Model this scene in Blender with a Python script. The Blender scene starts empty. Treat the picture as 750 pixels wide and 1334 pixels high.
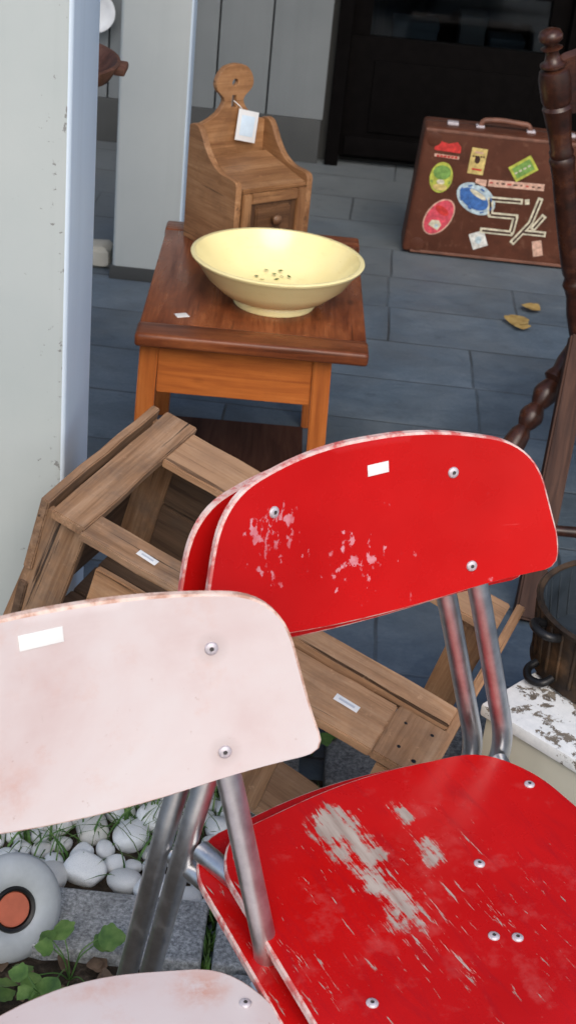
import bpy, bmesh, math, random
from mathutils import Vector, Matrix
random.seed(7)
R = math.radians
scene = bpy.context.scene
COL = scene.collection

# ------------------------------------------------------------------ materials
class Mat:
    def __init__(s, name, rough=.5, spec=.5, metal=0.):
        s.m = bpy.data.materials.new(name); s.m.use_nodes = True
        s.nt = s.m.node_tree; s.b = s.nt.nodes['Principled BSDF']
        s.b.inputs['Roughness'].default_value = rough
        s.b.inputs['Specular IOR Level'].default_value = spec
        s.b.inputs['Metallic'].default_value = metal
    def n(s, t, ins=None, **kw):
        nd = s.nt.nodes.new(t)
        for k, v in kw.items(): setattr(nd, k, v)
        for k, v in (ins or {}).items():
            if hasattr(v, 'is_linked') or isinstance(v, bpy.types.NodeSocket): s.nt.links.new(v, nd.inputs[k])
            else: nd.inputs[k].default_value = v
        return nd
    def out(s, sock, name): s.nt.links.new(sock, s.b.inputs[name])
    def coord(s, kind='Object', scale=(1, 1, 1), loc=(0, 0, 0), rot=(0, 0, 0)):
        tc = s.n('ShaderNodeTexCoord')
        mp = s.n('ShaderNodeMapping', {'Vector': tc.outputs[kind], 'Location': loc, 'Rotation': rot, 'Scale': scale})
        return mp.outputs[0]
    def noise(s, vec, scale=5., detail=4., rough=.55, dist=0.):
        return s.n('ShaderNodeTexNoise', {'Vector': vec, 'Scale': scale, 'Detail': detail, 'Roughness': rough, 'Distortion': dist}).outputs['Fac']
    def ramp(s, fac, stops, interp='LINEAR'):
        r = s.n('ShaderNodeValToRGB', {'Fac': fac}); cr = r.color_ramp; cr.interpolation = interp
        while len(cr.elements) < len(stops): cr.elements.new(.5)
        for e, (p, c) in zip(cr.elements, stops):
            e.position = p; e.color = (c, c, c, 1) if not hasattr(c, '__len__') else (*c, 1)
        return r.outputs[0]
    def math(s, op, a, b=None, c=None, clamp=False):
        ins = {0: a}
        if b is not None: ins[1] = b
        if c is not None: ins[2] = c
        return s.n('ShaderNodeMath', ins, operation=op, use_clamp=clamp).outputs[0]
    def mix(s, fac, a, b, blend='MIX'):
        f4 = lambda v: (*v, 1) if (hasattr(v, '__len__') and len(v) == 3) else v
        nd = s.n('ShaderNodeMix', data_type='RGBA', blend_type=blend)
        for i, v in ((0, fac), (6, f4(a)), (7, f4(b))):
            if isinstance(v, bpy.types.NodeSocket): s.nt.links.new(v, nd.inputs[i])
            else: nd.inputs[i].default_value = v
        return nd.outputs[2]
    def bump(s, h, strength=.3, dist=.002):
        b = s.n('ShaderNodeBump', {'Height': h, 'Strength': strength, 'Distance': dist})
        s.out(b.outputs[0], 'Normal')
    def rnd(s): return s.n('ShaderNodeObjectInfo').outputs['Random']
    def base(s, v):
        if isinstance(v, bpy.types.NodeSocket): s.out(v, 'Base Color')
        else: s.b.inputs['Base Color'].default_value = (*v, 1)
    def rough(s, v): s.out(v, 'Roughness')
    # soft round mask in object space (axis order xyz, radii r)
    def blob(s, loc, rad, rot=0.):
        v = s.coord('Object', loc=(0, 0, 0))
        v = s.n('ShaderNodeVectorMath', {0: v, 1: loc}, operation='SUBTRACT').outputs[0]
        v = s.n('ShaderNodeMapping', {'Vector': v, 'Rotation': (0, 0, rot)}).outputs[0]
        v = s.n('ShaderNodeVectorMath', {0: v, 1: tuple(1/r for r in rad)}, operation='MULTIPLY').outputs[0]
        l = s.n('ShaderNodeVectorMath', {0: v}, operation='LENGTH').outputs['Value']
        return s.math('SUBTRACT', 1., l, clamp=True)

def plain(name, col, rough=.5, spec=.5, metal=0., var=.12, scale=30.):
    m = Mat(name, rough, spec, metal)
    f = m.noise(m.coord(), scale)
    lo = tuple(c*(1-var) for c in col); hi = tuple(min(1, c*(1+var)) for c in col)
    m.base(m.ramp(f, [(.3, lo), (.7, hi)]))
    return m.m

def wood(name, dark, mid, light, rough=.55, grain=26., dirt=0., dirt_col=(.05, .045, .04), bump=.25, spec=.4, cracks=0.):
    m = Mat(name, rough, spec)
    off = m.n('ShaderNodeVectorMath', {0: m.coord()}, operation='ADD')
    rv = m.n('ShaderNodeCombineXYZ', {'X': m.math('MULTIPLY', m.rnd(), 37.), 'Y': m.math('MULTIPLY', m.rnd(), 11.)})
    m.nt.links.new(rv.outputs[0], off.inputs[1])
    st = m.n('ShaderNodeMapping', {'Vector': off.outputs[0], 'Scale': (1.6, grain, grain)}).outputs[0]
    g = m.noise(st, 2.2, 8., .62, .6)
    fine = m.noise(m.n('ShaderNodeMapping', {'Vector': off.outputs[0], 'Scale': (6, grain*8, grain*8)}).outputs[0], 2., 3.)
    big = m.noise(off.outputs[0], 7., 3.)
    f = m.math('ADD', m.math('MULTIPLY', g, .75), m.math('MULTIPLY', fine, .25))
    col = m.ramp(f, [(.34, dark), (.5, mid), (.66, light)])
    tone = m.math('ADD', .78, m.math('MULTIPLY', m.math('ADD', m.rnd(), big), .24))
    col = m.mix(1., col, m.n('ShaderNodeCombineColor', {0: tone, 1: tone, 2: tone}).outputs[0], 'MULTIPLY')
    # knots
    vo = m.n('ShaderNodeTexVoronoi', {'Vector': m.n('ShaderNodeMapping', {'Vector': off.outputs[0], 'Scale': (5., 11., 11.)}).outputs[0], 'Scale': 1.}, feature='F1').outputs['Distance']
    col = m.mix(m.ramp(vo, [(.04, .75), (.11, 0.)]), col, tuple(c*.35 for c in dark))
    if cracks:
        ck = m.noise(m.n('ShaderNodeMapping', {'Vector': off.outputs[0], 'Scale': (2.2, grain*3.4, grain*3.4)}).outputs[0], 1.3, 5., .6, .3)
        col = m.mix(m.math('MULTIPLY', m.ramp(ck, [(.335, 1.), (.385, 0.)]), cracks), col, tuple(c*.25 for c in dark))
        wn_ = m.noise(off.outputs[0], 55., 4., .7)
        col = m.mix(m.math('MULTIPLY', m.ramp(wn_, [(.64, 0.), (.74, 1.)]), cracks*.45), col, tuple(min(1, c*1.5) for c in light))
    if dirt:
        d = m.noise(off.outputs[0], 14., 6., .7)
        col = m.mix(m.math('MULTIPLY', m.ramp(d, [(.45, 0.), (.7, 1.)]), dirt), col, dirt_col)
    m.base(col)
    m.rough(m.ramp(g, [(.3, min(1, rough+.12)), (.7, rough-.08)]))
    m.bump(f, bump, .0025)
    return m.m

def make_red(name, seat):
    m = Mat(name, .25, .22)
    v = m.coord()
    var = m.noise(v, 6., 3.)
    red = m.ramp(var, [(.3, (.41, .004, .004)), (.7, (.51, .007, .007))])
    if seat:
        st = m.coord(scale=(210, 22, 20), rot=(0, 0, R(-4)))
        streak = m.noise(st, 1., 7., .68, .4)
        soft = m.noise(v, 28., 6., .65)
        area = m.blob((-.045, -.19, 0), (.20, .27, 1.), R(6))
        thr = m.math('ADD', streak, m.math('MULTIPLY', area, .16))
        scr = m.ramp(thr, [(.69, 0.), (.72, 1.)])
        edge = m.blob((-.19, -.17, 0), (.06, .26, 1.), 0)
        scr2 = m.ramp(m.math('ADD', streak, m.math('MULTIPLY', edge, .2)), [(.70, 0.), (.73, 1.)])
        p1 = m.blob((-.058, -.062, 0), (.060, .085, 1.), R(6))
        p2 = m.blob((-.058, -.140, 0), (.040, .080, 1.), R(0))
        p3 = m.blob((.018, -.050, 0), (.022, .034, 1.), 0)
        p4 = m.blob((.016, -.108, 0), (.028, .042, 1.), 0)
        pm = m.math('MAXIMUM', m.math('MAXIMUM', p1, p2), m.math('MULTIPLY', m.math('MAXIMUM', p3, p4), .8))
        pm = m.math('ADD', m.math('MULTIPLY', pm, .75), m.math('ADD', m.math('MULTIPLY', m.math('SUBTRACT', streak, .5), .9), m.math('MULTIPLY', m.math('SUBTRACT', soft, .5), 1.1)))
        pm = m.math('MULTIPLY', m.ramp(pm, [(.27, 0.), (.38, 1.)]), m.ramp(m.math('MAXIMUM', m.math('MAXIMUM', p1, p2), m.math('MAXIMUM', p3, p4)), [(0., 0.), (.05, 1.)]))
        wear = m.math('MAXIMUM', m.math('MAXIMUM', scr, scr2), pm)
        woodc = m.ramp(m.noise(m.coord(scale=(90, 8, 20)), 1.5, 6., .6), [(.3, (.27, .21, .18)), (.7, (.46, .40, .35))])
        scuff = m.ramp(m.math('ADD', soft, m.math('MULTIPLY', area, .12)), [(.58, 0.), (.78, .45)])
        red = m.mix(scuff, red, (.50, .09, .085))
        grime = m.noise(m.coord(scale=(30, 6, 20)), 1.6, 6., .7, .5)
        red = m.mix(m.ramp(grime, [(.52, 0.), (.72, .5)]), red, (.26, .006, .012))
        col = m.mix(wear, red, woodc)
    else:
        soft = m.noise(m.coord(scale=(1, 1, .7), rot=(0, R(-30), 0)), 95., 4., .6)
        big = m.noise(v, 26., 3.)
        a = m.blob((-.11, .0, .725), (.07, .5, .075))
        b = m.blob((-.02, .05, .69), (.085, .5, .05))
        c = m.blob((-.165, .05, .665), (.05, .5, .05))
        ar = m.math('MAXIMUM', a, m.math('MAXIMUM', b, c))
        wear = m.ramp(m.math('ADD', m.math('ADD', m.math('MULTIPLY', soft, .7), m.math('MULTIPLY', big, .45)), m.math('MULTIPLY', ar, .16)), [(.745, 0.), (.775, 1.)])
        wear = m.math('MULTIPLY', wear, m.ramp(m.math('ADD', ar, m.math('MULTIPLY', big, .3)), [(.15, .25), (.35, 1.)]))
        col = m.mix(m.math('MULTIPLY', wear, m.ramp(m.noise(v, 60., 3.), [(.35, .25), (.65, .8)])), red, (.62, .33, .38))
        sc = m.ramp(m.noise(m.coord(scale=(14, 1, 160), rot=(0, R(25), 0)), 1., 5., .6), [(.69, 0.), (.74, .45)])
        col = m.mix(sc, col, (.60, .09, .09))
    m.base(col)
    sm = m.noise(v, 11., 5., .6)
    r0 = m.ramp(sm, [(.3, .20), (.7, .36)])
    m.rough(m.math('ADD', r0, m.math('MULTIPLY', wear, .4), clamp=True))
    m.bump(m.math('SUBTRACT', m.math('MULTIPLY', sm, .15), wear), .25, .0012)
    return m.m

def make_pink(name):
    m = Mat(name, .38, .45)
    v = m.coord()
    f = m.noise(v, 5.5, 5., .6, .5)
    col = m.ramp(f, [(.30, (.50, .395, .385)), (.48, (.545, .470, .465)), (.70, (.565, .525, .525))])
    d = m.noise(v, 21., 7., .75)
    col = m.mix(m.ramp(d, [(.56, 0.), (.80, .55)]), col, (.52, .33, .28))
    for lc, rd, a in (((-.022, .02, .692), (.020, .3, .013), 1.0), ((-.055, .02, .665), (.03, .3, .03), .45), ((.105, .0, .42), (.04, .03, .3), .9), ((.03, .03, .42), (.11, .02, .3), .35)):
        bl = m.math('MULTIPLY', m.math('MULTIPLY', m.blob(lc, rd), m.ramp(d, [(.42, .0), (.6, 1.)])), a, clamp=True)
        col = m.mix(bl, col, (.48, .22, .15))
    for rx, rz in ((.116, .762), (.126, .668)):
        col = m.mix(m.math('MULTIPLY', m.blob((rx, .0, rz), (.016, .4, .016)), .45), col, (.26, .20, .19))
    sc1 = m.noise(m.coord(scale=(7, 7, 190), rot=(0, R(-18), 0)), 1., 4., .6); sc2 = m.noise(m.coord(scale=(160, 160, 9), rot=(0, R(12), 0)), 1., 4., .6)
    col = m.mix(m.ramp(m.math('MAXIMUM', sc1, sc2), [(.70, 0.), (.76, .38)]), col, (.40, .31, .30))
    spk = m.noise(v, 130., 3., .6)
    col = m.mix(m.ramp(spk, [(.70, 0.), (.76, .55)]), col, (.36, .24, .21))
    gr = m.noise(m.coord(scale=(12, 40, 40)), 2., 6., .7)
    col = m.mix(m.ramp(gr, [(.55, 0.), (.75, .22)]), col, (.62, .55, .53))
    m.base(col); m.rough(m.ramp(d, [(.3, .3), (.7, .5)])); m.bump(d, .08, .001)
    return m.m

MT = {}
MT['red_seat'] = make_red('red_paint_worn_seat', True)
MT['red_back'] = make_red('red_paint_chipped', False)
MT['pink'] = make_pink('pale_pink_faded_laminate')
def edge_mat(name, a, b, c):
    m = Mat(name, .6)
    f = m.noise(m.coord(), 45., 5., .7)
    m.base(m.ramp(f, [(.40, a), (.52, b), (.68, c)])); return m.m
MT['red_edge'] = edge_mat('chipped_red_edge', (.50, .10, .09), (.62, .40, .36), (.68, .56, .51))
MT['pink_edge'] = edge_mat('bare_ply_edge', (.45, .25, .18), (.66, .48, .40), (.72, .58, .52))
def steel(name, tint, r0, r1, rust):
    m = Mat(name, .3, .5, 1.)
    v = m.coord(); f = m.noise(v, 35., 6., .7); g = m.noise(v, 160., 3.)
    col = m.ramp(f, [(.35, tuple(c*.78 for c in tint)), (.6, tint)])
    rm = m.ramp(m.math('ADD', m.math('MULTIPLY', f, .6), m.math('MULTIPLY', g, .4)), [(.55, 0.), (.66, 1.)])
    rm = m.math('MULTIPLY', rm, rust)
    m.base(m.mix(rm, col, (.20, .13, .10)))
    m.out(m.math('SUBTRACT', 1., rm), 'Metallic')
    m.rough(m.ramp(f, [(.3, r0), (.7, r1)])); m.bump(g, .03, .0005)
    return m.m
MT['steel'] = steel('tarnished_chrome', (.62, .62, .63), .34, .44, .08)
MT['dull_steel'] = steel('dull_steel', (.30, .29, .28), .30, .50, .7)
MT['rivet'] = plain('rivet_aluminium', (.50, .46, .49), .5, .5, .35, .25, 300)
MT['rivet_hole'] = plain('rivet_socket', (.05, .045, .045), .6)
MT['paper'] = plain('white_paper', (.70, .70, .69), .7, .3, 0, .03, 60)
MT['paper_blue'] = plain('pale_blue_paper', (.58, .70, .80), .7, .3, 0, .05, 60)
MT['ink'] = plain('faded_ink', (.45, .47, .52), .8)
MT['crate_grey'] = wood('weathered_crate_wood', (.125, .064, .033), (.25, .142, .078), (.35, .222, .138), .85, 22., .6, (.09, .075, .065), .5, .25, 1.)
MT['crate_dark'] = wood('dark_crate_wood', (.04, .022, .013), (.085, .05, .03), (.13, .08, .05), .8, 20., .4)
MT['crate_pine'] = wood('pine_crate_wood', (.25, .135, .072), (.37, .215, .118), (.45, .28, .165), .75, 20., .35, (.16, .10, .07), .4, .3, .8)
MT['crate_tan'] = wood('tan_crate_wood', (.23, .118, .058), (.37, .205, .108), (.46, .285, .165), .8, 20., .5, (.14, .085, .055), .45, .25, 1.)
MT['stamp'] = plain('red_stamp_ink', (.45, .10, .07), .8)
MT['table_top'] = wood('varnished_mahogany', (.085, .021, .008), (.185, .052, .018), (.28, .092, .034), .30, 14., .55, (.055, .016, .009), .14, .3, .6)
MT['table_leg'] = wood('orange_varnished_pine', (.28, .072, .014), (.42, .122, .026), (.50, .17, .044), .32, 16., .2, (.16, .045, .015), .12, .4)
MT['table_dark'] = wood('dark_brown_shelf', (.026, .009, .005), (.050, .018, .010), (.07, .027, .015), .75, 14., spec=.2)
MT['box_pine'] = wood('waxed_pine_box', (.17, .073, .028), (.29, .142, .060), (.40, .222, .108), .5, 16., .55, (.12, .055, .025), .25, .35, .7)
MT['box_door'] = wood('dark_waxed_pine', (.055, .024, .010), (.115, .054, .023), (.18, .094, .046), .5, 16., .5, (.04, .02, .012), .2)
MT['chair_dark'] = wood('dark_stained_oak', (.012, .004, .002), (.034, .011, .006), (.070, .026, .013), .30, 16., .2, (.02, .010, .008), .12, .4)
MT['chair_matt'] = wood('matt_stained_oak', (.014, .005, .003), (.040, .015, .008), (.070, .028, .014), .6, 16., .2, (.02, .012, .01), .15, .25)
MT['bowl_wood'] = wood('old_bowl_wood', (.05, .02, .013), (.12, .05, .03), (.19, .09, .06), .6, 12., .4)

def cream():
    m = Mat('cream_yellow_glaze', .17, .5)
    f = m.noise(m.coord(), 9., 4.)
    col = m.ramp(f, [(.3, (.86, .74, .36)), (.7, (.90, .80, .42))])
    col = m.mix(m.ramp(m.noise(m.coord(), 120., 3., .7), [(.68, 0.), (.76, .5)]), col, (.42, .30, .12))
    col = m.mix(m.ramp(m.noise(m.coord(scale=(1, 1, 4)), 16., 6., .7), [(.56, 0.), (.78, .3)]), col, (.50, .38, .17))
    m.base(col)
    sp = m.noise(m.coord(), 140., 2.)
    m.bump(m.noise(m.coord(), 22., 2.), .03, .002)
    return m.m
MT['bowl'] = cream()

def render_wall(name, a, b, chips, rough=.6):
    m = Mat(name, rough, .4)
    v = m.coord()
    f = m.noise(v, 2.6, 5., .6)
    col = m.ramp(f, [(.3, a), (.7, b)])
    run = m.noise(m.coord(scale=(18, 18, .9)), 1., 5., .6)
    col = m.mix(m.ramp(run, [(.5, 0.), (.75, .22)]), col, tuple(c*.72 for c in a))
    if chips:
        n1 = m.noise(v, 70., 5., .7); n2 = m.noise(v, 9., 3.)
        # chips gather along the front right arris
        sx = m.n('ShaderNodeSeparateXYZ', {0: v})
        near = m.n('ShaderNodeMapRange', {'Value': sx.outputs['X'], 'From Min': -.10, 'From Max': .0}).outputs[0]
        c = m.math('ADD', m.math('MULTIPLY', n1, .75), m.math('ADD', m.math('MULTIPLY', n2, .35), m.math('MULTIPLY', near, .10)))
        col = m.mix(m.ramp(c, [(.735, 0.), (.755, .85)]), col, (.16, .16, .155))
    m.base(col); m.bump(m.noise(v, 130., 4.), .06, .002)
    return m.m
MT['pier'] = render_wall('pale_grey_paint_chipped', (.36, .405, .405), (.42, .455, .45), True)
MT['pier_side'] = render_wall('pale_blue_grey_paint', (.60, .70, .80), (.66, .76, .85), False)  # blue sky light on the side faces painted into the colour
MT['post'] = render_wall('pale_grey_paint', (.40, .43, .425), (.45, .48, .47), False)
MT['cladding'] = render_wall('grey_white_board_paint', (.145, .16, .166), (.18, .195, .20), False)
MT['plinth'] = render_wall('grey_plinth', (.040, .043, .043), (.060, .062, .061), False, .8)
MT['door'] = plain('black_door_paint', (.0025, .002, .002), .8, .05, 0, .3)
MT['interior'] = plain('dark_room', (.02, .02, .02), .9)
def glass():
    m = Mat('door_glass', .02)
    m.b.inputs['Transmission Weight'].default_value = 0
    tr = m.n('ShaderNodeBsdfTransparent', {'Color': (.35, .38, .40, 1)})
    gl = m.n('ShaderNodeBsdfGlossy', {'Roughness': .06, 'Color': (.8, .86, .9, 1)})
    fr = m.n('ShaderNodeFresnel', {'IOR': 1.5})
    mx = m.n('ShaderNodeMixShader', {0: fr.outputs[0], 1: tr.outputs[0], 2: gl.outputs[0]})
    m.nt.links.new(mx.outputs[0], m.nt.nodes['Material Output'].inputs[0])
    return m.m
MT['glass'] = glass()

def paving():
    m = Mat('slate_paving', .55, .5)
    v = m.coord(rot=(0, 0, R(1.5)), loc=(.255, -.03, 0))
    wob = m.n('ShaderNodeTexNoise', {'Vector': v, 'Scale': 5., 'Detail': 3.}).outputs['Color']
    vv = m.n('ShaderNodeVectorMath', {0: v, 1: m.n('ShaderNodeVectorMath', {0: m.n('ShaderNodeVectorMath', {0: wob, 1: (.5, .5, .5)}, operation='SUBTRACT').outputs[0], 'Scale': .010}, operation='SCALE').outputs[0]}, operation='ADD').outputs[0]
    br = m.n('ShaderNodeTexBrick', {'Vector': vv, 'Color1': (.0, .0, .0, 1), 'Color2': (1, 1, 1, 1), 'Mortar': (.5, .5, .5, 1), 'Scale': 1., 'Mortar Size': .0045, 'Mortar Smooth': .6, 'Bias': 0., 'Brick Width': .60, 'Row Height': .262})
    br.offset = .37; br.squash = .62; br.squash_frequency = 3
    f = m.noise(v, 4.2, 8., .66, .5); g = m.noise(m.coord(scale=(3, 5, 1)), 3.5, 7., .7, .8); h = m.noise(v, 110., 5., .7)
    mixf = m.math('ADD', m.math('MULTIPLY', f, .5), m.math('ADD', m.math('MULTIPLY', g, .3), m.math('MULTIPLY', h, .2)))
    col = m.ramp(mixf, [(.36, (.046, .068, .092)), (.5, (.082, .114, .146)), (.64, (.136, .172, .204))])
    tone = m.math('ADD', .82, m.math('MULTIPLY', br.outputs['Color'], .36))
    col = m.mix(1., col, m.n('ShaderNodeCombineColor', {0: tone, 1: tone, 2: tone}).outputs[0], 'MULTIPLY')
    # floor painted lighter towards the shop front as light gradient, plus loose dusty patches
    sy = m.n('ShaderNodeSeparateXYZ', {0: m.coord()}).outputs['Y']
    light_grad = m.n('ShaderNodeMapRange', {'Value': sy, 'From Min': 3.3, 'From Max': 5.2}).outputs[0]
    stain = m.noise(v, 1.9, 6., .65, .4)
    dk = m.math('ADD', m.math('MULTIPLY', light_grad, .42), m.math('SUBTRACT', stain, .36))
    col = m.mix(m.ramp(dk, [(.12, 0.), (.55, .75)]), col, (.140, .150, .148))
    blot = m.noise(v, 13., 6., .7)
    col = m.mix(m.ramp(blot, [(.58, 0.), (.72, .45)]), col, (.035, .045, .055))
    pale = m.noise(v, 46., 4., .75)
    col = m.mix(m.ramp(pale, [(.68, 0.), (.78, .4)]), col, (.22, .23, .23))
    col = m.mix(m.math('MULTIPLY', m.math('MULTIPLY', br.outputs['Fac'], .85), m.ramp(m.noise(v, 3.1, 3.), [(.38, .35), (.6, 1.)])), col, (.026, .029, .030))
    m.base(col)
    m.rough(m.ramp(f, [(.3, .48), (.7, .72)]))
    m.bump(m.math('SUBTRACT', m.math('ADD', m.math('MULTIPLY', g, .6), m.math('MULTIPLY', h, .15)), m.math('MULTIPLY', br.outputs['Fac'], .9)), .5, .008)
    return m.m
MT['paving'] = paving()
def granite(name='grey_granite', k=1.):
    m = Mat(name, .75, .3)
    v = m.coord('Object'); h = m.noise(v, 190., 4., .75); f = m.noise(v, 9., 5., .6)
    col = m.ramp(h, [(.36, (.12*k, .128*k, .135*k)), (.5, (.27*k, .285*k, .29*k)), (.64, (.46*k, .475*k, .48*k))])
    col = m.mix(m.ramp(f, [(.45, 0.), (.7, .5)]), col, (.15*k, .155*k, .15*k))
    m.base(col); m.bump(m.math('ADD', h, f), .35, .003); return m.m
MT['granite'] = granite(); MT['granite_dark'] = granite('dark_granite', .55)
def soil():
    m = Mat('dark_soil', .95, .2)
    v = m.coord(); f = m.noise(v, 40., 7., .7); g = m.noise(v, 8., 4.)
    m.base(m.ramp(f, [(.35, (.018, .014, .010)), (.55, (.055, .042, .030)), (.72, (.13, .105, .08))]))
    m.bump(f, 1., .012); return m.m
MT['soil'] = soil()
def pebble():
    m = Mat('white_marble_pebble', .55, .4)
    v = m.n('ShaderNodeVectorMath', {0: m.coord(), 1: m.n('ShaderNodeCombineXYZ', {0: m.math('MULTIPLY', m.rnd(), 9.)}).outputs[0]}, operation='ADD').outputs[0]
    f = m.noise(v, 30., 5., .6, .4)
    col = m.ramp(f, [(.32, (.60, .65, .68)), (.5, (.78, .83, .86)), (.7, (.86, .89, .90))])
    col = m.mix(m.ramp(m.rnd(), [(.6, 0.), (1., .5)]), col, (.40, .38, .33))
    d = m.noise(v, 60., 4., .7)
    col = m.mix(m.ramp(d, [(.54, 0.), (.72, .6)]), col, (.26, .25, .22))
    m.base(col); m.bump(m.math('ADD', f, m.math('MULTIPLY', d, .6)), .5, .006); return m.m
MT['pebble'] = pebble()
def leafmat(name, a, b, c):
    m = Mat(name, .5, .35)
    f = m.noise(m.coord(), 45., 4.)
    m.base(m.ramp(f, [(.3, a), (.5, b), (.7, c)]))
    m.b.inputs['Subsurface Weight'].default_value = 0
    return m.m
MT['leaf'] = leafmat('green_leaf', (.035, .085, .018), (.075, .15, .03), (.14, .22, .06))
MT['grass'] = leafmat('grass_blade', (.035, .085, .02), (.06, .14, .03), (.12, .2, .05))
MT['dry_leaf'] = leafmat('dry_yellow_leaf', (.20, .12, .04), (.36, .24, .08), (.42, .30, .12))
MT['litter'] = leafmat('brown_leaf_litter', (.05, .03, .018), (.10, .065, .04), (.18, .12, .08))
MT['moss'] = leafmat('green_moss', (.02, .05, .01), (.05, .11, .02), (.08, .17, .03))
def peeling():
    m = Mat('peeling_white_paint', .65, .3)
    v = m.coord(); f = m.noise(v, 22., 7., .72, .3); g = m.noise(v, 75., 4., .7)
    k = m.math('ADD', m.math('MULTIPLY', f, .7), m.math('MULTIPLY', g, .3))
    wood_ = m.ramp(m.noise(m.coord(scale=(4, 50, 4)), 2., 5.), [(.3, (.10, .085, .07)), (.7, (.27, .23, .18))])
    paint = m.ramp(g, [(.3, (.64, .66, .66)), (.7, (.78, .79, .78))])
    col = m.mix(m.ramp(k, [(.455, 1.), (.472, 0.)]), paint, wood_)
    m.base(col); m.bump(m.ramp(k, [(.43, 0.), (.48, 1.)]), .5, .0015); return m.m
MT['peel'] = peeling()
MT['cream_paint'] = render_wall('cream_box_paint', (.44, .43, .35), (.55, .54, .46), False)
def potmat():
    m = Mat('aged_bronze_iron', .42, .5, .55)
    v = m.coord(); f = m.noise(v, 18., 6., .65)
    col = m.ramp(f, [(.35, (.016, .013, .012)), (.52, (.055, .034, .020)), (.7, (.16, .09, .045))])
    m.base(col); m.rough(m.ramp(f, [(.3, .55), (.7, .35)])); m.bump(f, .3, .003); return m.m
MT['pot'] = potmat()
MT['pot_in'] = plain('blue_black_pot_lining', (.035, .045, .055), .45, .5, .3, .4, 20)
MT['iron'] = plain('black_iron', (.012, .012, .013), .4, .5, .4, .3)
def leather():
    m = Mat('brown_leatherboard', .5, .4)
    v = m.coord(); f = m.noise(v, 7., 5., .65); h = m.noise(v, 220., 2.)
    col = m.ramp(f, [(.3, (.060, .019, .010)), (.7, (.098, .033, .018))])
    col = m.mix(m.ramp(m.noise(v, 38., 5., .7), [(.56, 0.), (.75, .6)]), col, (.17, .082, .05))
    col = m.mix(m.ramp(m.noise(m.coord(scale=(60, 60, 6), rot=(0, R(35), 0)), 1., 5., .65), [(.64, 0.), (.72, .4)]), col, (.18, .09, .06))
    col = m.mix(m.ramp(m.noise(v, 12., 5., .7), [(.52, 0.), (.72, .55)]), col, (.030, .011, .007))
    m.b.inputs['Specular IOR Level'].default_value = .2
    m.base(col); m.bump(h, .12, .001); return m.m
MT['leather'] = leather()
MT['leather_edge'] = plain('rubbed_leather_edge', (.15, .065, .042), .55, .4, 0, .35)
for k, c in dict(st_red=(.50, .035, .03), st_pink=(.58, .07, .10), st_white=(.62, .62, .58), st_yellow=(.55, .42, .15), st_green=(.16, .30, .07),
                 st_lime=(.42, .45, .07), st_blue=(.045, .13, .36), st_peach=(.58, .36, .27), st_ivory=(.58, .54, .40), st_dark=(.045, .018, .013), st_sky=(.42, .52, .56)).items():
    MT[k] = plain('sticker_'+k[3:], tuple(q*.9 for q in c), .6, .3, 0, .38, 75)
MT['tyre'] = plain('grey_rubber', (.34, .375, .40), .5, .4, 0, .1, 40)
MT['hub'] = plain('orange_hub_plastic', (.38, .10, .055), .45, .4, 0, .12, 60)
MT['plate'] = plain('white_glaze', (.72, .74, .76), .25, .5, 0, .04)
MT['stone'] = render_wall('pale_stone', (.34, .33, .28), (.46, .45, .40), False, .8)

# ------------------------------------------------------------------ object helpers
def tag(o, label=None, cat=None, group=None, kind=None):
    if label: o['label'] = label
    if cat: o['category'] = cat
    if group: o['group'] = group
    if kind: o['kind'] = kind
    return o
def thing(name, label, cat, loc=(0, 0, 0), rot=0, group=None):
    o = bpy.data.objects.new(name, None); COL.objects.link(o)
    o.empty_display_size = .1
    o.location = loc
    o.rotation_euler = rot if hasattr(rot, '__len__') else (0, 0, rot)
    return tag(o, label, cat, group)
def link(name, me, mats, parent=None, mtx=None, smooth=None):
    if not isinstance(mats, (list, tuple)): mats = [mats]
    for k in mats: me.materials.append(MT[k] if isinstance(k, str) else k)
    o = bpy.data.objects.new(name, me); COL.objects.link(o)
    if parent: o.parent = parent
    if mtx is not None: o.matrix_local = mtx
    if smooth is not None:
        for p in me.polygons: p.use_smooth = True
        try: me.set_sharp_from_angle(angle=R(smooth))
        except Exception: pass
    return o
def fin(bm, name, mats, parent=None, mtx=None, smooth=None):
    bmesh.ops.recalc_face_normals(bm, faces=bm.faces)
    me = bpy.data.meshes.new(name); bm.to_mesh(me); bm.free()
    return link(name, me, mats, parent, mtx, smooth)
def add_box(bm, c, s, bev=0., mi=0, rot=None, seg=2):
    r = bmesh.ops.create_cube(bm, size=1.)
    vs = r['verts']
    M = Matrix.Translation(c) @ (rot.to_4x4() if rot is not None else Matrix()) @ Matrix.Diagonal((*s, 1))
    bmesh.ops.transform(bm, matrix=M, verts=vs)
    fs = set(f for v in vs for f in v.link_faces)
    if bev:
        es = list({e for f in fs for e in f.edges})
        rr = bmesh.ops.bevel(bm, geom=es, offset=bev, segments=seg, affect='EDGES', profile=.6)
        fs = set(rr['faces']) | {f for f in fs if f.is_valid}
    for f in fs:
        if f.is_valid: f.material_index = mi
def box(name, c, s, mats, parent=None, bev=.002, rot=None, smooth=40, mtx=None):
    bm = bmesh.new(); add_box(bm, c, s, bev, 0, rot); return fin(bm, name, mats, parent, mtx, smooth)
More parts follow.
